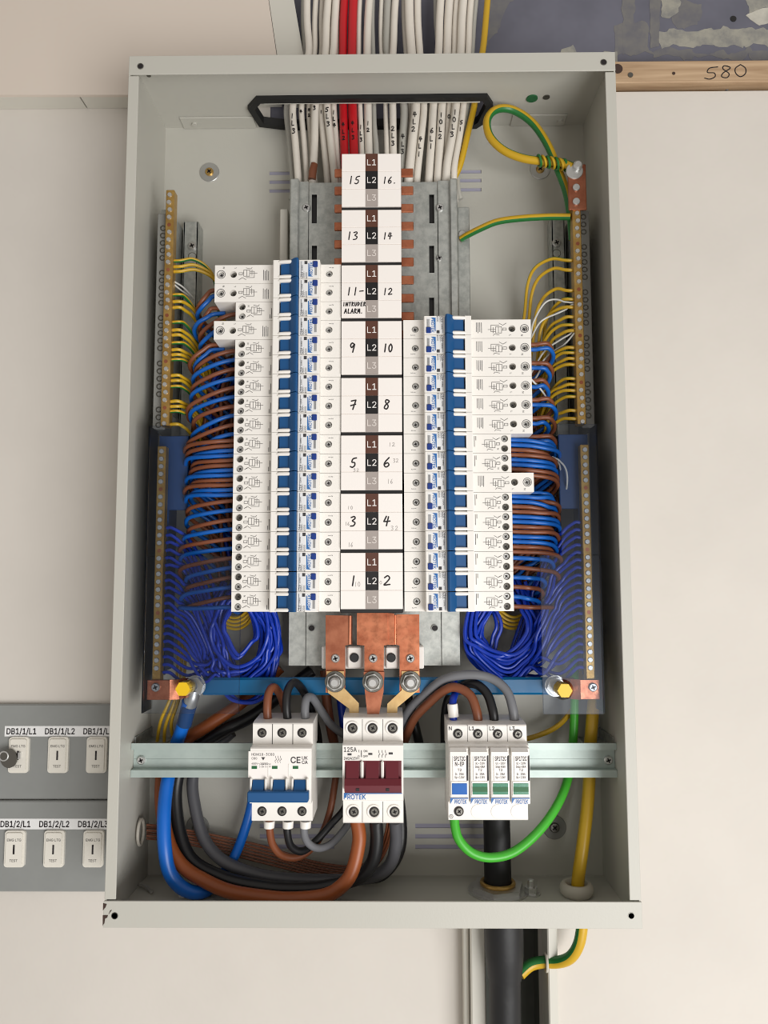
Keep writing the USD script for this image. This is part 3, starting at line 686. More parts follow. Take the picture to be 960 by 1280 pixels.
long_l, long_r = {0, 1, 3}, {0, 1, 2, 3, 4, 5, 8}
srcs = {}
DEV = []
for side, ways, longs, i0 in ((-1, WAYS_L, long_l, 0), (1, WAYS_R, long_r, 3)):
    for i, wy in enumerate(ways):
        lg = i in longs; z = .1909 - DZ * (i + i0)
        sd = 'left' if side < 0 else 'right'
        lab = f'{"long " if lg else "short "}white breaker with blue toggle {sd} of the strip, beside {PH[i % 3]} {wy}'
        grp = f'breakers of the {sd} column'
        DEV.append((side, i, wy, lg, z, side * (BX + (.1205 if lg else .1000))))
        if lg not in srcs:
            srcs[lg] = make_rcbo('long_breaker' if lg else 'short_breaker', lg, lab, grp, (-BX, YR, z))
        else: copy_of(srcs[lg], (side * BX, YR, z), 0 if side < 0 else 180, lab, grp)
# ================================================================ copper tails below the strip
def R4(px0, px1, py0, py1, Y):
    return X(px0, (py0 + py1) / 2, Y), X(px1, (py0 + py1) / 2, Y), Z((px0 + px1) / 2, py1, Y), Z((px0 + px1) / 2, py0, Y)
def plate4(mb, px0, px1, py0, py1, Y, th, c=.0004):
    a, b, c_, d = R4(px0, px1, py0, py1, Y); return mb.box(a, b, Y, Y + th, c_, d, c)
def pxpoly(pts, Y): return [(X(a, b, Y), Z(a, b, Y)) for a, b in pts]
def hexnut(mb, x, z, Y, r, h, rot=0):
    return mb.prism([(x + r * math.cos(rot + k * math.pi / 3), z + r * math.sin(rot + k * math.pi / 3)) for k in range(6)], Y - h, Y)
YC = -.080
tails = Thing('busbar_tails', 'three copper busbar tails with bolts below the numbered strip', 'busbar', (0, -.045, -.2), None)
lft = tails.part('copper_tail', MB().prism(pxpoly([(407, 769), (436, 769.5), (436, 806), (431.5, 807), (431.5, 866), (407, 866)], YC + .004), YC + .004, YC + .007).tube([(X(436, 790, YC) + .0005, YC + .006, Z(436, y_, YC)) for y_ in (770, 806)], .0026, n=12), 'copper_dull')
tails.part('copper_tail', MB().prism(pxpoly([(446, 762), (484, 762), (485, 806), (480, 807), (479.5, 846), (455.5, 846), (455.5, 807), (446, 806)], YC - .002), YC - .002, YC + .001), 'copper')
tails.part('copper_tail', MB().prism(pxpoly([(496, 768), (524, 768), (524.5, 866), (499.5, 866), (499.5, 807), (496, 806)], YC + .002), YC + .002, YC + .005).tube([(X(494, 790, YC), YC + .005, Z(494, y_, YC)) for y_ in (769, 806)], .0026, n=12).prism(pxpoly([(484, 766), (493, 767), (493, 806), (484, 806)], YC + .002), YC + .001, YC + .003), 'copper')
blk = tails.part('support_block', MB().box(*R4(402, 530, 808, 836, YC + .012)[:2], YC + .012, -.0466, *R4(402, 530, 808, 836, YC + .012)[2:], .001), 'white_plastic')
for x0, x1 in ((434, 452), (482, 497)):
    a = R4(x0, x1, 808.5, 835.5, YC + .008); tails.part('block_ridge', MB().box(a[0], a[1], YC + .008, YC + .0125, a[2], a[3], .0012), 'white_plastic', blk)
for px in (443, 489):
    c = at(px, 822, YC + .008); s_ = tails.part('block_screw', MB().cyl((c[0], YC + .008, c[2]), .0043, .0018, n=20, c0=.0006), 'black_plastic', blk)
for px, Yq in ((419.5, YC + .004), (466.5, YC - .002), (513, YC + .002)):
    c = at(px, 823, Yq); tails.part('tail_screw', MB().cyl((c[0], Yq, c[2]), .0040, .0020, n=20, c0=.0009), 'steel')
    tails.part('screw_cross', cross(MB(), c[0], c[2], Yq - .0021, .0042, .3), 'ink')
# links from the tails down to the isolator
YLk = -.0795
lk = Thing('isolator_link', 'brass link bar slanting from the leftmost copper tail to the main isolator', 'link bar', at(420, 880, YLk))
lk.part('link', MB().prism(pxpoly([(408, 839), (430, 839), (430, 860), (448.5, 879), (448.5, 900), (436.5, 900), (436.5, 886), (410, 866)], YLk), YLk, YLk + .003), 'brass_light')
lk2 = Thing('isolator_link', 'brass link bar slanting from the rightmost copper tail to the main isolator', 'link bar', at(512, 880, YLk))
lk2.part('link', MB().prism(pxpoly([(502, 839), (523.5, 839), (523.5, 862), (497, 884), (496, 900), (483.5, 900), (484, 880), (502, 863)], YLk), YLk, YLk + .003), 'brass_light')
lk3 = Thing('isolator_link', 'tapering copper link bar from the middle copper tail to the main isolator', 'link bar', at(466, 880, YLk))
lk3.part('link', MB().prism(pxpoly([(454.5, 840), (480.5, 840), (479.5, 864), (472.5, 900), (460, 900), (456, 864)], YLk - .006), YLk - .006, YLk - .003), 'copper_dull')
for t_, px, Yq in ((lk, 419, YLk), (lk3, 466, YLk - .006), (lk2, 513, YLk)):
    c = at(px, 852, Yq)
    wsh = t_.part('washer', MB().cyl((c[0], Yq, c[2]), .0098, .0012, n=28, c0=.0004), 'steel_dark')
    t_.part('nut', hexnut(MB(), c[0], c[2], Yq - .0012, .0078, .0040, .3 + px), 'steel', smooth=False)
    t_.part('nut_collar', MB().ring((c[0], Yq - .0053, c[2]), .0056, .0007, n=24, m=6), 'steel_dark')
    t_.part('bolt_end', MB().cyl((c[0], Yq - .0052, c[2]), .0046, .0062, n=20, c0=.0014), 'steel')

# ================================================================ earth bars
def earth_bar(s, label):
    t = Thing('earth_bar', label, 'terminal bar', (s * .203, -T, .05), 'brass terminal bars')
    zt_, zb_ = (.2895 if s < 0 else .2675), .0495
    t.part('carrier', MB().box(s * .2170, s * .2050, -.0615, -.0585, zb_ - .002, .2685, .0006).box(s * .2170, s * .2155, -.0595, -T - .0003, zb_ - .002, .2685), 'carrier_grey')
    t.part('brass_bar', MB().box(s * .2068, s * .1985, -.0690, -.0575, zb_, zt_, .0006), 'brass')
    n = int((zt_ - zb_) / .0077)
    for k in range(n):
        z_ = zt_ - .0055 - k * (zt_ - zb_ - .008) / (n - 1)
        if k % 6 == 4: t.part('empty_hole', MB().cyl((s * .2030, -.0690, z_), .0019, .0002, n=12), 'copper_dull')
        else: t.part('terminal_screw', MB().cyl((s * (.2030 + .0006 * math.sin(k * 2.1)), -.0690, z_), .0025, .0014, n=14, r2=.0020), 'steel')
        if z_ < .266 and k % 6 != 3:
            t.part('hole_ring', MB().ring((s * .2112, -.0616, z_), .0024, .0006, n=16, m=6), 'steel_dark')
    return t
earth_bar(-1, 'brass earth terminal bar on a grey carrier, along the left wall')
er = earth_bar(1, 'brass earth terminal bar on a grey carrier, along the right wall')
yb = -.071
a = R4(710.5, 733, 205, 262, yb)
er.part('end_bracket', MB().box(a[0], a[1], yb, yb + .003, a[2], a[3], .0006), 'copper_dull', label='copper end bracket')
for px, py, r_ in ((718, 214, .0085), (720, 235, .0036), (720, 252.5, .0036)):
    c = at(px, py, yb)
    er.part('bracket_bolt', MB().cyl((c[0], yb, c[2]), r_, .0014 if r_ > .005 else .0025, n=24, c0=.0006), 'steel')
c = at(722, 207, yb - .003); er.part('bolt_head', MB().cyl((c[0], yb - .0012, c[2]), .0046, .005, n=18, c0=.0015), 'steel')
# upright support rails behind the earth bars
for s, px0, px1, y0, y1, sc in ((-1, 229, 247.5, 277, 545, (240.5, 308)), (1, 689.5, 706.5, 271, 545, (695.5, 304))):
    Yr = -.022
    t = Thing('support_rail', f'galvanised upright rail carrying the {"left" if s < 0 else "right"} earth bar', 'rail', at((px0 + px1) / 2, y1, -T), 'galvanised upright rails')
    a = R4(px0, px1, y0, y1, Yr); xo = (X(px0, 300, Yr) + X(px1, 300, Yr)) / 2; w_ = (X(px1, 300, Yr) - X(px0, 300, Yr)) / 2
    t.part('rail_face', MB().box(xo - w_, xo + w_, Yr, Yr + .0015, a[2], a[3], .0004).box(xo - w_, xo - w_ + .0015, Yr, -T - .0002, a[2], a[3]).box(xo + w_ - .0015, xo + w_, Yr, -T - .0002, a[2], a[3]), 'galvanised')
    t.part('rail_arm', MB().box(xo - s * -.0 + s * .012, s * .2150, -.0566, -.0548, a[2] + .02, a[3] - .004).box(xo + s * .012 - .0008, xo + s * .012 + .0008, -.0560, -T - .0002, a[2] + .02, a[3] - .004), 'galvanised')
    c = at(*sc, Yr); t.part('rail_screw', MB().cyl((c[0], Yr, c[2]), .0046, .0022, n=18, c0=.001), 'steel'); t.part('screw_cross', cross(MB(), c[0], c[2], Yr - .0023, .0044), 'ink')
    t.part('rail_hole', MB().ring((c[0], Yr - .0001, c[2] - .011), .0042, .0003, n=18, m=6), 'steel_dark')

# ================================================================ neutral bars under clear shields
for s in (-1, 1):
    sd = 'left' if s < 0 else 'right'
    t = Thing('neutral_bar', f'brass neutral terminal bar on a blue carrier, low along the {sd} wall', 'terminal bar', (s * .203, -T, -.21), 'brass terminal bars')
    zt_, zb_ = .0285, -.2085
    t.part('blue_carrier', MB().box(s * .2085, s * .1810, -.062, -.0595, -.032, .041, .0006).box(s * .2095, s * .2080, -.062, -T - .0003, -.19, .041).box(s * .2085, s * .1990, -.062, -.0595, -.19, -.0318), 'neutral_blue')
    t.part('brass_bar', MB().box(s * .2072, s * .1990, -.0752, -.0655, zb_, zt_, .0006), 'brass')
    for z_ in (-.1, -.02): t.part('bar_standoff', MB().box(s * .2065, s * .2000, -.0660, -.0615, z_ - .003, z_ + .003), 'neutral_blue')
    n = 31
    for k in range(n):
        z_ = zt_ - .005 - k * .00735
        if z_ < -.186: break
        if k % 8 == 5: t.part('empty_hole', MB().cyl((s * .2031, -.0752, z_), .0019, .0002, n=12), 'copper_dull')
        else: t.part('terminal_screw', MB().cyl((s * .2031, -.0752, z_), .0026, .0012, n=14, r2=.0021), 'steel')
    sh = Thing('clear_shield', f'clear plastic shield over the {sd} neutral bar', 'shield', (s * .18, -.0885, -.22), 'clear plastic shields')
    xi = .1225 if s < 0 else .1560
    ccx = at(231 if s < 0 else 704, 860 if s < 0 else 862, -.0885)
    fr_ = shapely.box(min(s * .2105, s * xi), -.2215 if s < 0 else -.2225, max(s * .2105, s * xi), -.078).difference(shapely.Point(ccx[0], ccx[2]).buffer(.0092, quad_segs=8))
    sh.part('shield_front', MB().prism(fr_, -.0890, -.0880), 'clear')
    sh.part('shield_front', MB().box(s * .2105, s * .176, -.0890, -.0880, -.0775, .0455), 'clear')
    sh.part('shield_side', MB().box(s * .2118, s * .2108, -.0890, -.0600, -.2215, .0455), 'clear')
    sh.part('shield_edge', MB().box(s * xi, s * (xi - .0006), -.0892, -.0876, -.2215, -.078), 'clear')

# neutral link: blue sleeved bar and its copper ends
YB = -.056
nl = Thing('neutral_link', 'blue sleeved copper bar joining the two neutral bars', 'link bar', at(480, 858, YB))
xA, xB = X(243, 858, YB), X(700, 858, YB); zc = Z(480, 858, YB)
nl.part('blue_sleeve', MB().box(xA + .006, xB, YB, YB + .006, zc - .0083, zc + .0083, .0022), 'sleeve_blue')
YE = -.0785
for s, xe, sx, cap, nut in ((-1, xA, (195, 859), (231, 860), (243, 858)), (1, xB, (741, 859), (704, 862), (695, 858))):
    xo = s * .2105; xi = abs(X(212 if s < 0 else 725, 859, YE))
    e = nl.part('copper_end', MB().box(xo, s * xi, YE, YE + .0028, zc - .0092, zc + .0092, .0005), 'copper', label='bent copper end piece')
    xm = xe + (.010 if s < 0 else .002)
    prof = [(s * xi, YE), (s * (xi - .008), YE + .0035), (s * (xi - .014), YB - .006), (xe, YB - .006)]
    mb = MB()
    for p, q in zip(prof[:-1], prof[1:]):
        mb.prism(Polygon([p, q, (q[0], q[1] + .003), (p[0], p[1] + .003)]), zc - .0092, zc + .0092, 'xy')
    mb.box(xe, xe - s * -.012, YB - .006, YB - .0035, zc - .0085, zc + .0085)
    nl.part('copper_step', mb, 'copper')
    c = at(*sx, YE); nl.part('end_screw', MB().cyl((c[0], YE, c[2]), .0040, .0022, n=18, c0=.0008), 'steel'); nl.part('screw_cross', cross(MB(), c[0], c[2], YE - .0023, .004), 'ink')
    c = at(*nut, YB - .010); nl.part('nut', hexnut(MB(), c[0], c[2], YB - .0065, .0092, .006, .2), 'steel', smooth=False)
    nl.part('washer', MB().cyl((c[0], YB - .0062, c[2]), .0100, .0012, n=26), 'steel')
    cc = at(*cap, -.0865)
    nl.part('bolt', MB().tube([(c[0], YB - .012, c[2]), (cc[0], -.0745, cc[2])], .0042, n=14), 'steel')
    nl.part('yellow_cap', MB().tube([(c[0] * .25 + cc[0] * .75, -.0745, cc[2]), (cc[0], -.0932, cc[2])], .0062, n=16).prism([(cc[0] + .0068 * math.cos(k * math.pi / 3), cc[2] + .0068 * math.sin(k * math.pi / 3)) for k in range(6)], -.0940, -.0775), 'cap_yellow', label='yellow plastic bolt cap')

# ================================================================ DIN rail and its devices
YRL = -.062
zt_, zb_ = Z(480, 929, YRL), Z(480, 972, YRL)
rl = Thing('mounting_rail', 'shiny zinc mounting rail across the lower part of the enclosure', 'rail', (0, -T, zb_))
h = zt_ - zb_; x0, x1 = -.2292, .2292
prof = [(YRL, zt_), (YRL, zt_ - .0062), (YRL + .0075, zt_ - .0066), (YRL + .0075, zb_ + .0072), (YRL, zb_ + .0068), (YRL, zb_), (YRL + .0012, zb_), (YRL + .0012, zb_ + .0056), (YRL + .0088, zb_ + .006), (YRL + .0088, zt_ - .0054), (YRL + .0012, zt_ - .005), (YRL + .0012, zt_)]
rl.part('rail', MB().prism(prof, x0, x1, 'yz'), 'zinc_rail', smooth=False)
rl.part('rail_line', MB().box(x0, x1, YRL + .0071, YRL + .0076, (zt_ + zb_) / 2 - .0010, (zt_ + zb_) / 2 - .0002), 'zinc_rail')
for s, px in ((-1, 177), (1, 760)):
    c = at(px, 950, YRL + .0075)
    rl.part('rail_screw', MB().cyl((c[0], YRL + .0075, c[2]), .0042, .0024, n=18, c0=.001), 'steel'); rl.part('screw_cross', cross(MB(), c[0], c[2], YRL + .0050, .004), 'ink')
    rl.part('rail_bracket', MB().box(s * .2292, s * .2060, YRL + .0090, -T - .0002, zt_ - .008, zt_ - .006).box(s * .2292, s * .2280, YRL + .0090, -T - .0002, zb_ + .006, zt_ + .004), 'galvanised')

def din_body(t, px0, px1, top, mid0, mid1, bot, Yt, Ym, part='housing', m_='white_plastic'):
    """A rail-mounted body: terminal faces above and below, the middle standing forward."""
    x0, x1 = X(px0, 960, Yt), X(px1, 960, Yt); xc = (px0 + px1) / 2
    za, zb, zc_, zd = Z(xc, top, Yt), Z(xc, mid0, Ym), Z(xc, mid1, Ym), Z(xc, bot, Yt)
    prof = [(-.0535, za + .002), (Yt + .006, za + .001), (Yt + .0008, za), (Yt, za - .001), (Yt, zb + .001), (Ym + .001, zb + .0002), (Ym, zb - .0006), (Ym, zc_ + .0004), (Ym + .0008, zc_), (Yt, zc_ - .0003), (Yt, zd + .001), (Yt + .001, zd), (-.0535, zd - .001), (-.0535, zt_ - .030), (-.0640, zt_ - .030), (-.0640, zt_ + .001), (-.0535, zt_ + .001)]
    t.part(part, MB().prism(Polygon(prof), x0, x1, 'yz'), m_, smooth=25)
    return x0, x1, za, zb, zc_, zd
def din_screw(t, px, py, Y, r, rim=None, hole=True):
    c = at(px, py, Y)
    p = t.part('terminal_hole', MB().cyl((c[0], Y - .0001, c[2]), r, .0002, n=20), 'ink')
    if rim: t.part('terminal_rim', MB().ring((c[0], Y - .0002, c[2]), rim, .0011, n=24, m=8), 'white_plastic', p)
    t.part('terminal_screw', MB().cyl((c[0] + .0004, Y - .0002, c[2]), r * .74, .0010, n=18, c0=.0005), 'steel_dark', p)
    t.part('screw_cross', cross(MB(), c[0] + .0004, c[2], Y - .0013, r * .75, .5 + px), 'ink', p)

# three-pole breaker
Yt, Ym = -.097, -.108
mc = Thing('three_pole_breaker', 'white three-pole breaker with a joined blue toggle on the rail', 'circuit breaker', at(352, 1026, -.06))
din_body(mc, 315.5, 391, 904, 935, 1004.5, 1026.5, Yt, Ym)
for px in (340.5, 366):
    a = R4(px - .5, px + .5, 905, 934, Yt); mc.part('pole_seam', MB().box(a[0], a[1], Yt - .0001, Yt + .0002, a[2], a[3]), 'print_soft')
for py, off in ((916, 0), (1014, 0)):
    for px in (327.5, 352.5, 377.5): din_screw(mc, px, py, Yt, .0042)
a = R4(310.5, 389, 939, 972, Ym); mc.part('label', MB().box(a[0], a[1], Ym - .0002, Ym + .0002, a[2], a[3]), 'strip_white')
tx = MB(); Yl = Ym - .00025
def T4(mb, s_, px, py, hpx, Y, **k): c = at(px, py, Y); return mb.text(s_, hpx * .00072, c[0], c[2], Y, **k)
T4(tx, 'C80', 314.5, 948, 2.6, Yl, anchor='l'); T4(tx, 'HDM18-3C80', 314.5, 943, 3.0, Yl, anchor='l'); T4(tx, '400V~ 10000', 314.5, 954.5, 2.2, Yl, anchor='l')
T4(tx, 'CE', 369.5, 950, 7.2, Yl, bold=True); T4(tx, 'UK', 381, 947.5, 3.8, Yl, bold=True); T4(tx, 'CA', 381, 952.8, 3.8, Yl, bold=True)
for q in range(3):
    px = 344.5 + 3 * q; c0 = [at(px + dx, y_, Yl) for dx, y_ in ((0, 945), (0, 947), (1.6, 949), (-.8, 951), (0, 953.5))]
    tx.strokes([[(v[0], v[2]) for v in c0]], .0003, Yl)
tx.prism(pxpoly([(326.5, 946.5), (331.5, 946.5), (329, 950.5)], Yl), Yl - .0001, Yl)
for dy in (955.5, 958.5): T4(tx, 'I-ON  O-OFF', 331.5, dy, 1.6, Yl)
mc.part('print', tx, 'print')
for px in (318, 343.5, 369.5): a = R4(px - 3.4, px + 3.4, 957.3, 961, Ym); mc.part('indicator', MB().box(a[0], a[1], Ym - .0004, Ym + .0002, a[2], a[3]), 'plug_green', label='small green indicator window')
for px in (335.5, 361): a = R4(px - .6, px + .6, 955, 971, Ym); mc.part('label_rib', MB().box(a[0], a[1], Ym - .0006, Ym + .0002, a[2], a[3]), 'white_plastic')
for px in (322.5, 348.5, 374.5):
    a = R4(px - 8.5, px + 8.5, 975, 1000, Ym); mc.part('toggle_well', MB().box(a[0], a[1], Ym - .0002, Ym + .0002, a[2], a[3]), 'toggle_blue')
    for e in (-10.5, 8.0): a = R4(px + e, px + e + 2.6, 973, 996, Ym - .004); mc.part('toggle_cheek', MB().box(a[0], a[1], Ym - .0045, Ym + .0005, a[2], a[3], .0008), 'white_plastic')
    a = R4(px - 7, px + 7, 976, 992, Ym - .004); mc.part('toggle_stem', MB().prism([(Ym - .0015, a[3]), (Ym - .0085, a[2]), (Ym, a[2] - .004), (Ym, a[3])], a[0], a[1], 'yz'), 'toggle_blue', smooth=False)
a = R4(309, 385.5, 989.5, 1003, Ym - .009); mc.part('toggle_bar', MB().box(a[0], a[1], Ym - .0100, Ym - .0012, a[2], a[3], .0010), 'toggle_blue')

# main isolator
iso = Thing('main_isolator', 'white main isolator with maroon toggle below the copper tails', 'isolator', at(466, 1029, -.06))
din_body(iso, 429, 504, 897, 931, 1001, 1029, Yt, Ym)
for py in (910, 1014.5):
    for px in ((440.5, 465.5, 490.5) if py < 950 else (442, 467.5, 493)): din_screw(iso, px, py, Yt, .0045, .0055)
for px in (453, 478.5):
    for y0, y1 in ((899, 930), (1002, 1028)):
        a = R4(px - .35, px + .35, y0, y1, Yt); iso.part('pole_seam', MB().box(a[0], a[1], Yt - .0001, Yt + .0002, a[2], a[3]), 'print_soft')
a = R4(430, 503, 951, 991, Ym); iso.part('toggle_well', MB().box(a[0] + .0008, a[1] - .0008, Ym - .0003, Ym + .0002, a[2], a[3]), 'maroon')
for px in (452.5, 478): a = R4(px - 2, px + 2, 951, 974, Ym - .002); iso.part('toggle_divider', MB().box(a[0], a[1], Ym - .0030, Ym + .0002, a[2], a[3], .0012), 'white_plastic')
for px in (440.5, 465.3, 490.3): a = R4(px - 8, px + 8, 953, 976, Ym - .003); iso.part('toggle_stem', MB().prism([(Ym - .0004, a[3]), (Ym - .0050, a[2]), (Ym, a[2]), (Ym, a[3])], a[0], a[1], 'yz'), 'maroon', smooth=False)
a = R4(430.5, 501.5, 974, 989, Ym - .006); iso.part('toggle_bar', MB().prism([(Ym - .0050, a[3]), (Ym - .0080, (a[2] + a[3]) / 2), (Ym - .0072, a[2]), (Ym, a[2]), (Ym, a[3])], a[0], a[1], 'yz'), 'maroon', smooth=False)
for px in (447, 484.5): a = R4(px - 2, px + 2, 985.5, 989, Ym - .008); iso.part('bar_notch', MB().box(a[0], a[1], Ym - .0081, Ym - .006, a[2], a[3]), 'ink')
a = R4(429.5, 503, 991.6, 999.6, Ym); iso.part('brand_label', MB().box(a[0], a[1], Ym - .0002, Ym + .0002, a[2], a[3]), 'strip_white')
bl_ = MB().prism(pxpoly([(430, 991.3), (502.5, 991.3), (502.5, 992.3), (434.5, 992.6), (430.5, 998)], Yl), Yl - .0001, Yl); T4(bl_, 'PROTEK', 443.5, 996.2, 5.6, Yl, bold=True, squash=.9)
iso.part('brand_lettering', bl_, 'brand_blue')
tx = MB(); T4(tx, '125A', 430, 937, 5.4, Yl, anchor='l', squash=.85); T4(tx, '240/415V~', 430, 948, 3.2, Yl, anchor='l', squash=.8); T4(tx, 'ON', 457, 939, 2.4, Yl); T4(tx, 'OFF', 457, 945.5, 2.4, Yl)
for px, py in ((437, 943), (463, 942.5), (488.5, 941.8)): tx.prism(pxpoly([(px - 2.5, py - 1.2), (px + 2.5, py - 1.2), (px + 2.5, py + 1.2), (px - 2.5, py + 1.2)], Yl), Yl - .0001, Yl)
tx.prism(pxpoly([(451.4, 938), (452.2, 938), (452.2, 946.5), (451.4, 946.5)], Yl), Yl - .0001, Yl); T4(tx, 'O', 448.5, 945.5, 2.4, Yl); T4(tx, 'I', 448.8, 939, 2.4, Yl)
for q in range(3):
    c0 = [at(473.5 + 4.2 * q + dx, y_, Yl) for dx, y_ in ((0, 938), (0, 940.5), (1.6, 943), (0, 944), (0, 947))]
    tx.strokes([[(v[0], v[2]) for v in c0]], .0003, Yl)
iso.part('print', tx, 'print')

# surge protector
spd = Thing('surge_protector', 'white four-module surge protector with blue and green windows on the rail', 'surge protector', at(608, 1026, -.06))
Yt, Ym = -.097, -.106
din_body(spd, 560, 659, 906, 931, 1004.5, 1025.5, Yt, Ym, 'base')
tx = MB()
for k in range(4):
    px = 572.2 + 24.9 * k
    din_screw(spd, px, 917 + .2 * k, Yt, .0043)
    T4(tx, ('N', 'L1', 'L2', 'L3')[k], 561 + 25.3 * k, 910.5, 4.4, Yt - .0001, anchor='l', bold=True)
    if k: a = R4(px - 13, px - 12.4, 906, 931, Yt); spd.part('pole_seam', MB().box(a[0], a[1], Yt - .0001, Yt + .0002, a[2], a[3]), 'print_soft')
    if k:
        c = at(px + .5, 1014.5, Yt); spd.part('embossed_disc', MB().cyl((c[0], Yt, c[2]), .0064, .0005, n=26, c0=.0003), 'white_plastic')
    # plug-in cartridge
    x0p, x1p = 561.8 + 25.6 * k, 586.4 + 25.6 * k
    Yc_ = -.112
    a = R4(x0p, x1p, 935, 1005.5, Yc_)
    cart = spd.part('cartridge', MB().box(a[0] + .0003, a[1] - .0003, Yc_ + .0006, -.1005, a[2], a[3], .0008), 'white_plastic')
    g = R4(x0p, x1p, 934, 944.5, Yc_ - .001); spd.part('cartridge_grip', MB().prism([(Yc_ + .001, g[3] - .001), (Yc_ - .0030, g[2] + .0035), (Yc_ - .0030, g[2]), (Yc_ + .001, g[2])], g[0] + .0004, g[1] - .0024, 'yz'), 'white_plastic', cart, smooth=False)
    g = R4(x1p - 3.3, x1p - 1.1, 944.5, 976, Yc_); spd.part('cartridge_gap', MB().box(g[0], g[1], Yc_ + .0003, Yc_ + .0007, g[2], g[3]), 'ink', cart)
    g = R4(x0p + 4.3, x1p - 3.5, 944.5, 976, Yc_); spd.part('cartridge_label', MB().box(g[0], g[1], Yc_ - .0002, Yc_ + .0008, g[2], g[3]), 'strip_white', cart)
    pt = MB(); xm = (x0p + 4.3 + x1p - 3.5) / 2; Yq = Yc_ - .0003
    T4(pt, 'SP1T2C', xm, 948.3, 5.0, Yq, bold=True, squash=.52)
    if k == 0: T4(pt, 'N-EP', xm, 955, 4.8, Yq, bold=True, squash=.66)
    else: T4(pt, 'Uc = 320V', xm, 954.2, 2.7, Yq, squash=.62); T4(pt, 'Imax 40kA', xm, 958.4, 2.7, Yq, squash=.62)
    T4(pt, 'T2', xm, 962.5, 3.0, Yq); T4(pt, 'In    20kA', xm, 967.5, 2.7, Yq, squash=.62); T4(pt, 'Up < 1.5kV', xm, 971.6, 2.7, Yq, squash=.60)
    spd.part('cartridge_print', pt, 'print', cart)
    g = R4(x0p + 3.2, x1p - 2.6, 978, 994, Yc_); spd.part('window_frame', MB().box(g[0] - .0006, g[1] + .0006, Yc_ - .0003, Yc_ + .0008, g[2] - .0006, g[3] + .0006), 'white_plastic', cart)
    g = R4(x0p + 3.2, x1p - 2.6, 979, 993, Yc_); spd.part('status_window', MB().box(g[0], g[1], Yc_ - .0006, Yc_ + .0008, g[2], g[3], .0002), 'window_blue' if k == 0 else 'window_green', cart, label='blue status window' if k == 0 else 'green status window')
    if k: g = R4(x0p + 3.2, x1p - 2.6, 983.5, 989.5, Yc_); spd.part('window_strip', MB().box(g[0], g[1], Yc_ - .0008, Yc_ - .0004, g[2], g[3]), 'plug_green', cart)
    g = R4(x0p + .8, x1p - .8, 997.3, 1005, Yc_); spd.part('brand_label', MB().box(g[0], g[1], Yc_ - .0002, Yc_ + .0008, g[2], g[3]), 'strip_white', cart)
    bm = MB().prism(pxpoly([(x0p + 1, 997.3), (x1p - 1, 997.3), (x1p - 1, 998.6), (x0p + 4.6, 998.8), (x0p + 1.2, 1005)], Yq), Yq - .0001, Yq); T4(bm, 'PROTEK', xm + 1.2, 1002.2, 4.8, Yq, bold=True, squash=.58)
    spd.part('brand_lettering', bm, 'brand_blue', cart)
spd.part('terminal_print', tx, 'print')
din_screw(spd, 573.5, 1014, Yt, .0044)
c = at(564, 1020.5, Yt); mb = MB().ring((c[0], Yt - .0001, c[2]), .0016, .0002, n=18, m=6); mb.box(c[0] - .0009, c[0] + .0009, Yt - .0002, Yt, c[2] - .0001, c[2] + .0001).box(c[0] - .0001, c[0] + .0001, Yt - .0002, Yt, c[2] - .0001, c[2] + .0012)
spd.part('earth_symbol', mb, 'print')
# ================================================================ wires from the breakers
DOUBLE = {(-1, 9), (-1, 10), (-1, 11), (1, 6), (1, 7), (1, 9), (1, 10), (1, 11)}
rw = random.Random(11)
for side, i, wy, lg, z, xe in DEV:
    sd = 'left' if side < 0 else 'right'
    xe = abs(xe); top = side < 0 and i < 9 or side > 0 and i < 6
    for c_, m_ in (('brown', 'wire_brown'), ('blue', 'wire_blue')):
        up = (c_ == 'brown') == (side < 0)
        if side > 0 and i < 6: up = c_ == 'brown'
        nst = 2 if (side, i) in DOUBLE else 1
        for k in range(nst):
            z0 = z + (.0040 if up else -.0050) + (0 if nst == 1 else (.0022 if k == 0 else -.0022))
            if lg: z0 = z + (-.0062 if up else -.0112) + .0
            if side > 0 and lg: z0 = z + (-.0075 if up else -.0120)
            ys = -.070 if lg else -.076
            xl = {True: .1800, False: .1800}[top] + rw.uniform(-.004, .0045) + (.001 if k else 0)
            if side < 0 and i in (4, 5, 6, 7, 8): xl -= .002
            if side < 0 and i >= 12: xl += .003
            if side > 0: xl -= .004
            if side > 0 and i >= 13: xl -= .010
            if side < 0 and i <= 2: xl -= .005
            dr = rw.uniform(.009, .015) if (top and side < 0) else (rw.uniform(-.001, .002) if top else rw.uniform(.001, .005))
            if side < 0 and i >= 12: dr += .004
            q = rw.uniform(-.003, .003)
            pts = [(xe - .005, ys, z0), (xe + .008, ys, z0 - .0004), ((xe + xl) / 2, ys - .001, z0 - dr * .45), (xl - .006, -.070, z0 - dr), (xl, -.061, z0 - dr - .005), (xl - .002, -.048 + q, z0 - dr - .011), (xl - .014, -.035 + q, z0 - dr - .020), (xl - .035, -.026, z0 - dr - .036), (xe - .020 if not lg else xe - .03, -.024, z0 - dr - .055)]
            w8 = ('upper ' if k == 0 else 'lower ') if nst == 2 else ''
            W('breaker_wire', [(side * a, b, max(c, -.1262)) for a, b, c in pts], .0021, m_, f'{w8}{c_} wire bending out of the {sd} breaker beside {PH[i % 3]} {wy}', 'wire', f'{c_} wires looping out of the {sd} breakers')
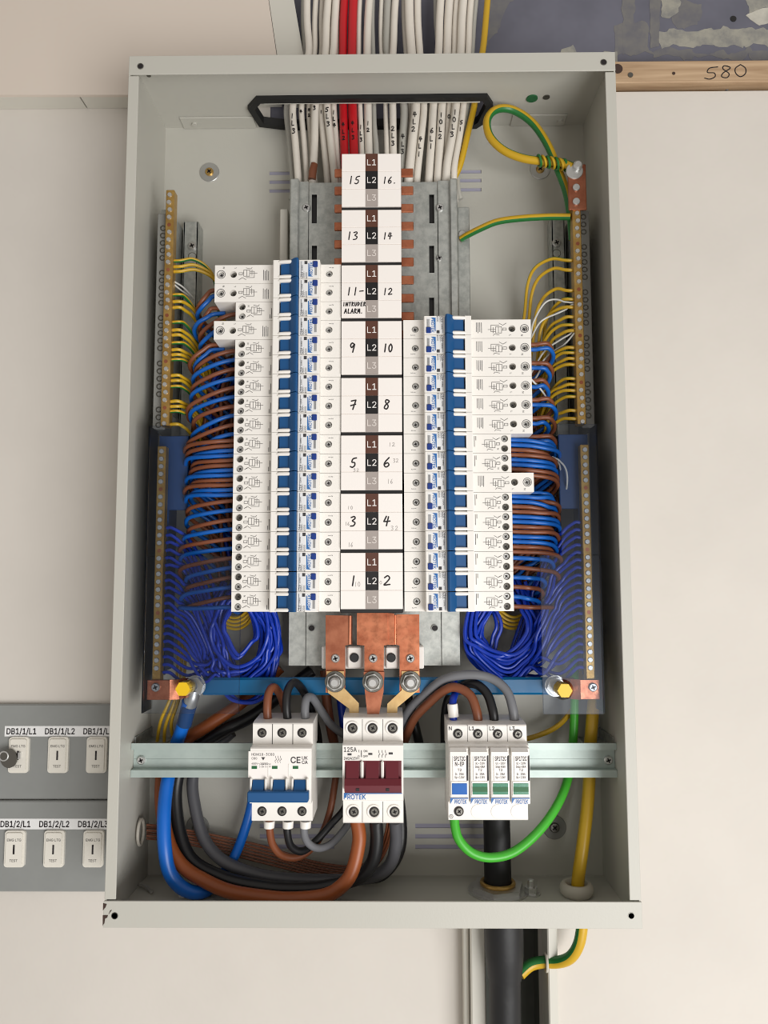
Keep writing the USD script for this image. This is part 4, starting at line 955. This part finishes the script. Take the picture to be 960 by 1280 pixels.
# loom behind the loops
LOOM = ('wires crossing in the dark loom behind the breaker loops')
for side in (-1, 1):
    sd = 'left' if side < 0 else 'right'
    for k in range(16):
        x_ = .136 + .0026 * k + rw.uniform(-.002, .002); c_, m_ = rw.choice((('brown', 'wire_brown'), ('dark blue', 'wire_navy'), ('brown', 'wire_brown')))
        zt_ = rw.uniform(.06, .17) if side < 0 else rw.uniform(.0, .12); yb_ = -.012 - rw.uniform(0, .018)
        pts = [(side * (x_ - .03), yb_, zt_ + .02), (side * (x_ + .004), yb_ - .006, zt_ - .015), (side * (x_ + .010 + rw.uniform(-.006, .006)), yb_, zt_ - .07), (side * (x_ + rw.uniform(-.008, .008)), yb_ - .004, (zt_ - .11) / 1.3), (side * (x_ - .02), yb_, -.10)]
        W('loom_wire', pts, .0021, m_, f'{c_} wire crossing behind the loops of the {sd} column', 'wire', f'{c_} ' + LOOM + ' ' + sd)
# earth wires
for side, zs in ((-1, [.218, .212, .207, .183, .176, .170, .155, .147, .142, .134, .127, .122, .117, .101, .096, .090, .075, .070, .065, .052]), (1, [.216, .206, .185, .176, .168, .158, .150, .143, .127, .122, .116, .110, .096, .090, .084, .078, .064, .056])):
    sd = 'left' if side < 0 else 'right'
    for k, z_ in enumerate(zs):
        u = rw.uniform(0, 1); hi = k < 3
        xm = (.181 + .004 * u) if side < 0 else .182 - .006 * u
        if side < 0 and hi: xm = .168 - .003 * k
        if side > 0 and hi: xm = .164 + .004 * k
        pts = [(.1995, -.0635, z_), (.192, -.0630, z_ + .0005), ((.1915 + xm) / 2 + .001, -.058, z_ + (.004 if hi else .001 * math.sin(k * 2.3))), (xm, -.050, z_ - (.002 if hi else .004)), (xm - .006, -.040, z_ - .016), (xm - .008, -.028, z_ - .045), (xm - .016, -.018, max(z_ - .095, -.06))]
        earth('earth_wire', [(side * a, b, c) for a, b, c in pts], .00165, f'thin green and yellow wire, {["first", "second", "third", "fourth", "fifth", "sixth", "seventh", "eighth", "ninth", "tenth", "eleventh", "twelfth", "thirteenth", "fourteenth", "fifteenth", "sixteenth", "seventeenth", "eighteenth", "nineteenth", "twentieth"][k]} from the top of the {sd} earth bar', f'earth wires on the {sd} earth bar', arc=(1.9, 3.6) if k % 3 else (.6, 2.4), n=8, cat='wire', raw=True)
# white functional-earth leads on the right, and the few on the left
for k, (y0, pts) in enumerate(((0, [(663, 420, -.062), (668, 400, -.058), (682, 378, -.058), (700, 374, -.060), (717, 380, -.064)]), (0, [(663, 424, -.058), (676, 402, -.055), (698, 391, -.060), (717, 382, -.064)]), (0, [(662, 470, -.050), (680, 440, -.050), (700, 425, -.058), (718, 414, -.064)]),
        (0, [(668, 475, -.045), (690, 443, -.050), (706, 430, -.058), (718, 415, -.064)]), (0, [(664, 474, -.074), (676, 487, -.066), (686, 502, -.055), (694, 520, -.04)]), (0, [(690, 571, -.064), (706, 584, -.068), (709, 604, -.066), (704, 625, -.05), (697, 637, -.04)]), (0, [(690, 573, -.060), (699, 584, -.062), (699, 604, -.056), (694, 620, -.04)]))):
    wire('white_lead', pts, .0009, 'wire_white', ('thin white lead arching highest to the right earth bar', 'thin white lead just under the topmost arching lead', 'thin white lead to the right earth bar, upper of a pair', 'thin white lead to the right earth bar, lower of a pair', 'short white lead slanting down behind the fourth right-hand breaker', 'outer thin white lead bowed out beside the short breakers on the right', 'inner thin white lead bowed out beside the short breakers on the right')[k], group='thin white leads', n=7)
for k, pts in enumerate(([(218, 356, -.060), (228, 364, -.05), (240, 372, -.03)], [(218, 352, -.060), (230, 360, -.05), (243, 374, -.03)])):
    wire('white_lead', pts, .0009, 'wire_white', ('thin white lead at the left earth bar, lower of two', 'thin white lead at the left earth bar, upper of two')[k], group='thin white leads', n=7)
# neutral wires fanning from the neutral bars into the coils under the breakers
ORD = 'first second third fourth fifth sixth seventh eighth ninth tenth eleventh twelfth thirteenth fourteenth fifteenth sixteenth seventeenth eighteenth nineteenth twentieth'.split()
for side in (-1, 1):
    sd = 'left' if side < 0 else 'right'
    for k in range(20):
        z_ = -.050 - .0072 * k + (0 if side < 0 else .004); u, v, w_ = rw.random(), rw.random(), rw.random()
        zb_ = -.192 - .022 * u + (.012 if side > 0 else .003); xi = .096 + .008 * v if side < 0 else .092 + .010 * v
        yy = -.026 - .024 * w_
        z1 = z_ - .014 - .02 * u
        pts = [(.1984, -.0695, z_), (.192, -.069, z_ - .0005), (.178, -.060, z_ - .010 - .006 * u), (.162, yy - .012, max(z1 - .024, zb_ + .008)), ((.156 if side < 0 else .153) - .006 * v, yy, max(z1 - .06, zb_ + .004 + .01 * w_)), ((.130 if side < 0 else .124) + .006 * w_, yy, zb_), (max(xi, .090) + .006, yy - .002, zb_ + .014 + .01 * u), (max(xi, .0905), yy, -.160 + .012 * v), (xi + .006 + .012 * w_, max(yy, -.044), -.118), (xi + .01 + .012 * w_, max(yy, -.040), -.09)]
        W('neutral_wire', [(side * a, b, c) for a, b, c in pts], .0016, 'wire_navy', f'thin blue wire, {ORD[k]} from the top on the {sd} neutral bar', 'wire', f'thin blue wires on the {sd} neutral bar', n=8)
    for k in range(10):    # more turns of the coil, in front
        u, v = rw.random(), rw.random()
        yy = -.054 + .020 * u
        if side < 0: x0, xi, zb_ = .163 - .0022 * k, .095 + .012 * v, (-.216 - .004 * u if k in (5, 6, 7) else -.182 - .020 * u)
        else: x0, xi, zb_ = .166 - .0022 * k, .090 + .014 * v, -.172 - .022 * u
        if k > 7: x0, xi, zb_ = .121 + .003 * k - .024 + (.024 if side < 0 else 0), .100 + .004 * (k - 8) + (.012 if side < 0 else 0), -.172 - .004 * (k - 8)
        pts = [(x0 - .012 - (.012 if k % 2 else 0), -.030 - .005 * (k % 4), -.098 - .002 * (k % 3)), (x0, yy, -.140), (x0 - .004, yy, zb_ + .016), ((x0 * .55 + xi * .45), yy - .002, zb_), (xi + .006, yy, zb_ + .012), (xi, yy, -.150), (xi + .012, -.042, -.105)]
        W('neutral_wire', [(side * a, b, c) for a, b, c in pts], .0019, 'wire_navy', f'blue wire, {ORD[k]} of the loops hanging under the {sd} breaker column', 'wire', f'blue loops hanging under the {sd} column', n=8)
    for k in range(4):
        pts = [(.172, -.014 - .0042 * k, -.10), (.160, -.024, -.126 - .002 * k), (.145, -.026, -.138 - .0032 * k), (.128, -.028, -.133 - .0036 * k), (.112, -.022 - .0042 * k, -.112)]
        W('slack_wire', [(side * a, b, c) for a, b, c in pts], .0015, 'wire_yellow', f'thin yellow wire sagging behind the blue coil, {ORD[k]} from the top at {sd}', 'wire', f'yellow wires sagging behind the {sd} blue coil', n=7)
for k, (a, b) in enumerate((((210, 880), (200, 905)), ((218, 880), (206, 912)), ((222, 876), (214, 908)))):
    wire('slack_wire', [(226 + 3 * k, 790, -.02), (222 + 3 * k, 850, -.03), (*a, -.035), (*b, -.03), (b[0] - 6 + 8 * k, b[1] + 40, -.02)], .0016, 'wire_yellow', f'thin yellow wire dropping past the left end of the blue bar, {ORD[k]} from wall', group='yellow wires dropping to the rail', n=7)
wire('slack_wire', [(622, 918, -.03), (650, 925, -.03), (690, 912, -.03), (712, 892, -.03), (722, 870, -.03), (726, 840, -.02)], .0026, 'wire_yellow', 'yellow cable sagging from the surge protector towards the right neutral bar', n=8)

# ================================================================ cables into the top
cab = [  # x at y=-20, x at y=66, x at y=133, x at y=226, half width (px), colour, mark, mark (x, y), depth, extra words
    (380, 380, 358, 366, 3.2, 'sheath_grey', '', None, -.020, 'grey-white cable furthest left of the entry'),
    (384, 386, 366, 373, 4.4, 'sheath_white', '1L3', (364.5, 146, 6.4), -.036, 'white cable marked 1L3, in front at the far left of the entry'),
    (396, 393, 377, 384, 3.6, 'sheath_white', '4', (374.5, 140, 4), -.030, 'white cable beside the one marked 1L3'),
    (404, 402, 387, 392, 4.0, 'sheath_white', '72', (383.5, 138, 4), -.026, 'white cable behind the one with the bare brown tip'),
    (414, 409, 395, 391, 4.8, 'sheath_white', '3', (392, 136, 5), -.038, 'white cable ending in a bare brown core'),
    (421, 413, 401, 410, 4.6, 'sheath_white', '1', (398, 141, 4), -.033, 'white cable between the brown-tipped one and the one marked 5L3'),
    (424, 416, 409, 419, 4.6, 'sheath_white', '5L3', (408.5, 138, 6), -.040, 'white cable marked 5L3, left of the red cables'),
    (427, 419, 417, 424, 4.0, 'sheath_white', '1L4', (414.5, 142, 5), -.034, 'white cable nearest the red cables on their left'),
    (429, 428, 430, 434, 5.2, 'sheath_red', '4L2', (432, 158, 5), -.037, 'left one of the two red cables'),
    (443, 440, 440, 444, 5.6, 'sheath_red', '4L3', (437, 156, 5), -.039, 'right one of the two red cables'),
    (448, 446, 450, 453, 3.2, 'sheath_white', '1L3', (449, 160, 5), -.036, 'narrow white cable right against the red cables'),
    (463, 459, 460, 463, 4.8, 'sheath_white', '12', (456.5, 156, 5), -.038, 'white cable just right of the red pair and the narrow white one'),
    (466, 466, 467, 468, 3.4, 'sheath_grey', '', None, -.028, 'grey-white cable tucked behind, right of the red pair'),
    (478, 481, 482, 485, 3.0, 'sheath_white', '', None, -.032, 'thin white cable left of the one marked 2L3'),
    (496, 490, 491, 492, 4.4, 'sheath_white', '2L3', (488.5, 162, 6), -.038, 'white cable marked 2L3 above the numbered strip'),
    (486, 484, 505, 503, 5.0, 'sheath_grey', '4L3', (500, 174, 6), -.034, 'greyish cable marked 4L3 behind the right half of the strip'),
    (505, 508, 513, 509, 3.8, 'sheath_white', '', None, -.030, 'white cable behind the one marked 4L2'),
    (511, 515, 521, 511, 5.6, 'sheath_white', '4L2', (514.5, 146, 6.5), -.040, 'white cable marked 4L2 right of the numbered strip'),
    (522, 524, 528, 519, 4.6, 'sheath_white', '4L1', (519.5, 176, 6), -.037, 'white cable marked 4L1 beside the one marked 4L2'),
    (545, 548, 538, 533, 3.6, 'sheath_grey', '', None, -.028, 'grey cable in the shadow left of the one marked 6L1'),
    (552, 552, 545, 539, 4.8, 'sheath_white', '6L1', (538.5, 167, 6.5), -.038, 'white cable marked 6L1 over the galvanised pan'),
    (566, 559, 553, 548, 5.2, 'sheath_white', '10L2', (550, 147, 6), -.036, 'white cable marked 10L2'),
    (572, 567, 561, 554, 4.6, 'sheath_white', '0', (557.5, 147, 5), -.034, 'white cable between those marked 10L2 and 10L3'),
    (580, 575, 570, 559, 5.0, 'sheath_white', '10L3', (563.5, 144, 6.5), -.038, 'white cable marked 10L3'),
    (590, 584, 577, 564, 4.2, 'sheath_white', '51', (573, 156, 5), -.036, 'white cable right of the one marked 10L3'),
    (597, 590, 584, 568, 3.4, 'sheath_grey', '', None, -.030, 'grey-white cable beside the green and yellow one at the entry'),
]
for a, b, c, d, hw, m_, mk, mp, Y, lab in cab:
    s_ = lambda px, py, y_: at(px, py, y_)
    pts = np.array([at(a, -20, Y + .006), at((a + b) / 2 - 1, 25, Y + .006), at(b, 66, Y + .004), at((b + c) / 2, 98, Y + .004), at(c, 133, Y + .002), at((c * .55 + d * .45), 178, Y), at(d, 226, min(Y + .004, -.02)), at(d + (d - c) * .15, 250, -.022)])
    if d > 427 and d < 502 : pts = np.array([*pts[:5], at((c * .5 + d * .5), 185, -.036), at(d, 226, -.034), at(d, 262, -.030)])
    r = hw * .00084
    def build(P0, q_, r=r, lab=lab, m_=m_, mk=mk, mp=mp, Y=Y):
        t = Thing('supply_cable', lab, 'cable', P0[0], 'cables coming in at the top')
        t.part('sheath', MB().tube(P0, r, n=12, seg=2), m_)
        if 'brown core' in lab:
            q = np.array([at(393, 205, -.0400), at(391, 214, -.0398), at(390, 224, -.0390)])
            t.part('bare_core', MB().tube(q, [r * .9, r * 1.06, r * 1.02], n=12), 'wire_brown', label='bare brown core')
        if mk:
            P = spline(P0, 6); mb = MB(); k0 = None
            for k, ch in enumerate(mk):
                x_, y_, hpx = mp; py = y_ + k * (hpx + 3.2)
                tgt = at(480, py, Y)[2]; j = np.abs(P[:, 2] - tgt).argmin(); ctr = P[j]
                h_ = hpx * .00082; w_ = min(h_ * .72, r * 1.0)
                hand(mb, ch, ctr[0] - w_ * .55, ctr[2] - h_ / 2, w_, h_, 0, .00062, ctr[1] - r * .93, depth=.0009)
            t.part('marking', mb, 'ink', label='hand marking in black pen')
    lay(pts, r, build, 'free')
earth('earth_cable', [(611, -20, -.030), (606, 40, -.032), (603, 66, -.033), (596, 110, -.033), (592, 136, -.034), (583, 170, -.034), (571, 208, -.032), (563, 232, -.026), (560, 250, -.022)], .0033, 'green and yellow cable at the right end of the cable entry', arc=(1.9, 4.0))
# loop of green and yellow cable at the upper right with its coils
earth('earth_cable', [(716, 300, -.052), (713, 268, -.058), (708, 240, -.056), (697, 210, -.054), (683, 178, -.050), (664, 152, -.046), (640, 137, -.046), (620, 137, -.050), (609, 150, -.052), (612, 170, -.054), (628, 187, -.056), (650, 197, -.058), (672, 201, -.060), (700, 203, -.064), (716, 209, -.070)], .0040, 'thick green and yellow cable looped at the upper right', arc=(-2.9, -.3), n=14, seg=8)
cw = Thing('cable_coil', 'green and yellow wire coiled round the loop end at the upper right', 'wire', at(690, 203, -.06))
for k in range(7):
    px = 674 + 5.4 * k; c = at(px, 201 + .9 * k, -.061 - .0006 * k)
    V = MB().ring((0, 0, 0), .0054, .0013, axis='z', n=22, m=8)
    v = V.v[0]; a = .30 + .1 * (k % 2)
    v = np.c_[v[:, 2], v[:, 1], v[:, 0]]; v = np.c_[v[:, 0] * math.cos(a) - v[:, 2] * math.sin(a), v[:, 1], v[:, 0] * math.sin(a) + v[:, 2] * math.cos(a)]
    V.v[0] = v + c
    cw.part('coil_turn', V, 'wire_yellow' if k % 2 else 'wire_green')
earth('earth_cable', [(576, 299, -.032), (584, 294, -.036), (602, 285, -.044), (622, 277, -.050), (650, 273, -.055), (684, 271, -.060), (713, 271, -.064)], .0033, 'green and yellow cable running from the pan to the right earth bar', arc=(.3, 2.7), seg=7)
c = at(578, 297, -.033); solo('cable_lug', MB().cyl((c[0], -.0312, c[2] + .004), .0042, .002, n=18, c0=.0008), 'steel', 'small steel bolt where the earth cable meets the pan bracket', 'bolt')
# ================================================================ heavy cables in the lower part
wire('main_cable', [(236, 876, -.062), (233, 890, -.055), (227, 912, -.046), (216, 945, -.042), (208, 986, -.052), (205, 1020, -.062), (206, 1058, -.068), (213, 1090, -.068), (232, 1108, -.066), (257, 1109, -.060), (275, 1094, -.042), (294, 1068, -.030), (310, 1024, -.028), (318, 985, -.028), (322, 950, -.028), (326, 920, -.026)], [.0064] * 9 + [.006, .0052] + [.0048] * 5, 'cable_blue', 'thick bright blue cable looping from the left neutral link to the floor', 'cable', n=14, seg=7)
lug = Thing('cable_lug', 'steel lug with clear sleeve joining the blue cable to the neutral link', 'lug', at(240, 872, -.06))
lug.part('lug_barrel', MB().tube(P3([(243, 862, -.0645), (240, 872, -.063), (236.5, 882, -.059)]), [.0060, .0068, .0070], n=16), 'steel')
lug.part('clear_sleeve', MB().tube(P3([(237, 881, -.060), (233.5, 893, -.055), (230.5, 905, -.050)]), .0071, n=16), 'neutral_blue')
wire('main_cable', [(446, 1026, -.078), (449, 1050, -.080), (439, 1092, -.082), (420, 1113, -.082), (400, 1121, -.082), (366, 1124, -.081), (333, 1122, -.078), (280, 1113, -.070), (238, 1092, -.060), (216, 1064, -.052), (206, 1024, -.040), (203, 985, -.032), (208, 950, -.026), (230, 930, -.026), (262, 913, -.026), (298, 884, -.024), (328, 855, -.022), (350, 834, -.020)], .0064, 'cable_brown', 'thick brown cable sweeping from the isolator along the enclosure floor', 'cable', n=14, seg=6)
wire('main_cable', [(470, 1026, -.078), (471, 1050, -.074), (466, 1076, -.070), (448, 1097, -.068), (404, 1109, -.066), (366, 1111, -.065), (333, 1109, -.064), (280, 1099, -.056), (239, 1076, -.046), (222, 1034, -.036), (219, 985, -.028), (232, 945, -.024), (262, 925, -.020), (310, 900, -.018), (352, 868, -.016), (390, 838, -.014)], .0062, 'wire_black', 'thick black cable sweeping from the isolator behind the brown one', 'cable', n=14, seg=6)
wire('main_cable', [(494, 1026, -.078), (495, 1050, -.070), (489, 1078, -.062), (470, 1094, -.056), (432, 1100, -.050), (386, 1100, -.046), (352, 1098, -.045), (318, 1092, -.043), (280, 1077, -.040), (256, 1050, -.034), (244, 1010, -.028), (240, 970, -.022), (252, 940, -.018), (290, 915, -.014)], .0058, 'wire_dark_grey', 'thick grey cable sweeping from the isolator behind the black one', 'cable', n=14, seg=6)
wire('main_cable', [(452, 1098, -.030), (480, 1092, -.030), (500, 1060, -.030), (500, 1010, -.026), (490, 960, -.022), (470, 900, -.018)], .0056, 'wire_black', 'black cable rising behind the isolator', 'cable', n=12)
# three-pole breaker tails
for px, col, m_, lab, dn, upp in ((336.5, 'brown', 'wire_brown', 'left pole', [(336.5, 1022, -.082), (337, 1036, -.080), (341, 1056, -.074), (354, 1070, -.066), (376, 1070, -.056), (398, 1050, -.044), (412, 1016, -.034), (420, 970, -.028)], [(335, 904, -.080), (334, 884, -.080), (336, 866, -.076), (342, 859, -.068), (350, 868, -.058), (356, 886, -.048), (362, 912, -.036), (366, 945, -.028)]),
        (360, 'black', 'wire_black', 'middle pole', [(360, 1022, -.082), (359, 1040, -.080), (364, 1058, -.074), (378, 1064, -.066), (394, 1052, -.056), (414, 1030, -.046), (432, 1008, -.036), (438, 978, -.018)], [(360, 904, -.080), (358, 882, -.080), (360, 862, -.076), (368, 853, -.068), (378, 862, -.058), (386, 880, -.048), (396, 912, -.034), (400, 945, -.026)]),
        (382, 'grey', 'wire_grey', 'right pole', [(382, 1022, -.082), (380, 1038, -.080), (384, 1052, -.074), (396, 1060, -.066), (412, 1056, -.056), (428, 1040, -.046), (444, 1014, -.034), (452, 980, -.026)], [(382, 904, -.080), (381, 888, -.080), (383, 874, -.076), (390, 872, -.066), (400, 886, -.054), (414, 906, -.040), (436, 922, -.028), (450, 940, -.022)])):
    w_ = wire('breaker_cable', dn, .0035, m_, f'{col} cable leaving the underside of the three-pole breaker', 'cable', n=12)
    wire('breaker_cable', upp, .0039, m_, f'{col} cable arching into the top of the three-pole breaker', 'cable', n=12)
    c = at(px, 1029, -.082); solo('cable_ferrule', MB().cyl((c[0], -.082, c[2] - .004), .0048, .006, axis='z', n=16, r2=.0052), 'white_plastic', f'white ferrule on the {col} cable under the three-pole breaker', 'ferrule', 'white ferrules under the three-pole breaker')
# surge protector tails
for px, col, m_, pts in ((597, 'brown', 'wire_brown', [(598, 905, -.080), (596, 890, -.080), (588, 870, -.076), (571, 861, -.070), (552, 864, -.064), (532, 880, -.056), (514, 900, -.044), (502, 930, -.034)]),
        (617, 'black', 'wire_black', [(618, 905, -.080), (616, 888, -.080), (608, 866, -.074), (592, 854, -.066), (574, 858, -.056), (560, 874, -.044), (556, 900, -.034), (556, 930, -.03)]),
        (642, 'grey', 'wire_grey', [(643, 905, -.080), (641, 886, -.080), (633, 863, -.076), (614, 848, -.072), (588, 844, -.070), (560, 850, -.066), (534, 868, -.056), (512, 890, -.044), (496, 920, -.032)])):
    wire('surge_cable', pts, .0043, m_, f'{col} cable arching into the top of the surge protector', 'cable', n=12, seg=7)
wire('surge_cable', [(567, 900, -.080), (566, 886, -.080), (566, 872, -.076), (570, 858, -.062), (572, 850, -.045), (568, 846, -.03)], .0034, 'wire_navy', 'dark blue wire with white ferrule into the surge protector', 'cable', n=12)
a = at(567, 896, -.080); b = at(565.5, 880, -.080); solo('cable_ferrule', MB().tube([a, b], .0048, n=16), 'white_plastic', 'white ferrule on the blue wire into the surge protector', 'ferrule')
wire('riser_cable', [(406, 838, -.030), (408, 870, -.032), (412, 900, -.034), (420, 940, -.026)], .0048, 'wire_brown', 'brown cable rising behind the left copper tail', 'cable', n=12)
wire('riser_cable', [(424, 845, -.026), (427, 880, -.030), (432, 920, -.028)], .0046, 'wire_navy', 'dark blue cable rising behind the slanting brass link at left', 'cable', n=12)
wire('riser_cable', [(505, 845, -.026), (512, 880, -.028), (524, 930, -.026), (528, 960, -.02)], .0046, 'wire_black', 'black cable rising behind the rightmost copper tail', 'cable', n=12)
# thin brown wires across the lower back, from the hole in the left wall
for k in range(6):
    dy = 3.6 * k; yo = .004 * (k % 2)
    wire('control_wire', [(183, 1031 + 3.4 * k, -.038 + yo), (212, 1034 + 3.4 * k, -.033 + yo), (262, 1043 + dy, -.022 + yo * .5), (330, 1058 + dy * 1.15, -.017), (400, 1079 + dy * .9, -.016), (448, 1083 + dy * .8, -.022), (474, 1066 + dy * .6, -.030 + yo), (484 + k, 1038, -.036 + yo), (486 + k, 1010, -.036 + yo)], .0011, 'wire_brown', f'thin brown wire across the lower back, {ORD[k]} from the top of its bundle', 'wire', 'thin brown wires across the lower back', n=7)
c = at(181, 1040, -.036); solo('wall_grommet', MB().tube([(-HW + T + .003, -.036 + .009 * math.cos(q), c[2] + .012 * math.sin(q)) for q in np.linspace(0, 2 * math.pi, 15)], .0015, n=8, seg=2), 'bush_white', 'oval grommet in the left wall where the thin brown wires leave', 'grommet')
# earths in the lower right
wire('earth_lead', [(568, 1022, -.082), (569, 1034, -.084), (574, 1050, -.086), (590, 1066, -.086), (614, 1072, -.084), (644, 1064, -.078), (676, 1036, -.068), (700, 1000, -.054), (712, 965, -.040), (716, 930, -.036), (718, 890, -.036), (718, 840, -.034), (716, 780, -.03)], .0042, 'wire_bright_green', 'bright green lead looping from under the surge protector up the right side', 'cable', n=12, seg=7)
earth('earth_cable', [(722, 1112, -.050), (723, 1096, -.052), (728, 1060, -.052), (734, 1010, -.046), (737, 965, -.040), (738, 930, -.040), (741, 890, -.042), (743, 860, -.040), (742, 800, -.036)], .0060, 'thick green and yellow cable standing in the white bush on the floor', arc=(1.9, 3.6), n=14)
zf = -HH + T
c = atz(723, 1112, zf + .008); q = Thing('cable_bush', 'round white bush round the green and yellow cable on the enclosure floor', 'bush', (c[0], -.050, zf))
bm = MB().ring((c[0], -.050, zf + .006), .0118, .0040, axis='z', n=28, m=10, flat=1.5); q.part('bush_ring', bm, 'bush_white')
# gland and black armoured cable
yg = GY; xg = X(622, 1090, yg)
ac = Thing('armoured_cable', 'thick black armoured cable coming up through the bottom of the enclosure', 'cable', (xg, yg, -.9))
ac.part('inner_sheath', MB().tube([(xg, yg, zf - .01), (xg, yg, zf + .03), (xg, yg + .002, Z(622, 1030, -.05)), (xg, yg + .006, Z(622, 985, -.05)), (xg + .002, yg + .018, Z(622, 940, -.04))], .0129, n=24), 'armour_black')
xo = X(630, 1200, -.045)
ac.part('shroud', MB().tube([(xo, -.045, -HH - .0004), (xo, -.045, -.43), (xo + .0005, -.044, -.452), (xo + .001, -.042, -.474)], [.0182, .0185, .0180, .0158], n=28), 'armour_black')
ac.part('outer_sheath', MB().tube([(xo + .0008, -.044, -.46), (xo + .001, -.040, -.50), (xo + .001, -.036, -.6), (xo + .001, -.036, -.92)], .0149, n=28), 'armour_black')
gl = Thing('cable_gland', 'brass cable gland with steel locknut round the black cable on the enclosure floor', 'gland', (xg, yg, zf))
gl.part('washer', MB().cyl((xg, yg, zf + .0002),   .0285, .0015, axis='z', n=36), 'steel')
gl.part('locknut', MB().prism([(xg +   .0252 * math.cos(k * math.pi / 3 + .25), yg +   .0252 * math.sin(k * math.pi / 3 + .25)) for k in range(6)], zf + .0017, zf + .0062, 'xy'), 'steel', smooth=False)
gl.part('brass_ring', MB().ring((xg, yg, zf + .0078), .0150, .0021, axis='z', n=32, m=10), 'brass')
c = atz(664, 1112, zf + .004); fb = Thing('earth_bolt', 'loose steel bolt with nut and washer on the floor beside the cable gland', 'bolt', (c[0], c[1], zf))
fb.part('washer', MB().cyl((c[0], c[1], zf), .0085, .0014, axis='z', n=26), 'steel'); fb.part('nut', MB().prism([(c[0] + .0066 * math.cos(k * math.pi / 3), c[1] + .0066 * math.sin(k * math.pi / 3)) for k in range(6)], zf + .0014, zf + .0068, 'xy'), 'steel', smooth=False)
fb.part('bolt_shank', MB().cyl((c[0], c[1], zf + .0068), .0034, .0065, axis='z', n=16, c0=.0008), 'steel')
c = atz(229, 1120, zf); solo('paint_fleck', MB().cyl((c[0], c[1], zf + .0001), .0042, .0006, axis='z', n=14), 'white_plastic', 'small white blob on the enclosure floor at the left', 'blob')
c = atz(182, 1113, zf); solo('corner_clip', MB().tube([(c[0] - .008, c[1] + .006, zf + .003), (c[0], c[1], zf + .0032), (c[0] + .009, c[1] - .010, zf + .0026)], .0016, n=8), 'steel', 'small steel clip in the lower left corner of the enclosure', 'clip')
# earth cable below the enclosure, passing through the channel wall
xcw = X(691, 1200, -.03)
earth('earth_cable', [(728, 1150, -.045), (727, 1164, -.044), (723, 1182, -.042), (714, 1196, -.038), (702, 1202, -.032), (690, 1203, -.026), (676, 1203, -.022), (662, 1207, -.022), (650, 1218, -.026)], .0054, 'green and yellow cable curling below the enclosure through the channel wall', arc=(.75, 3.3), n=14)
c = at(684, 1203, -.024); solo('channel_grommet', MB().tube([(xc - .0012, -.024 + .0075 * math.cos(q), c[2] + .0075 * math.sin(q)) for q in np.linspace(0, 2 * math.pi, 15)], .0014, n=8, seg=2), 'bush_white', 'white grommet where the earth cable passes through the channel wall', 'grommet')
settle()
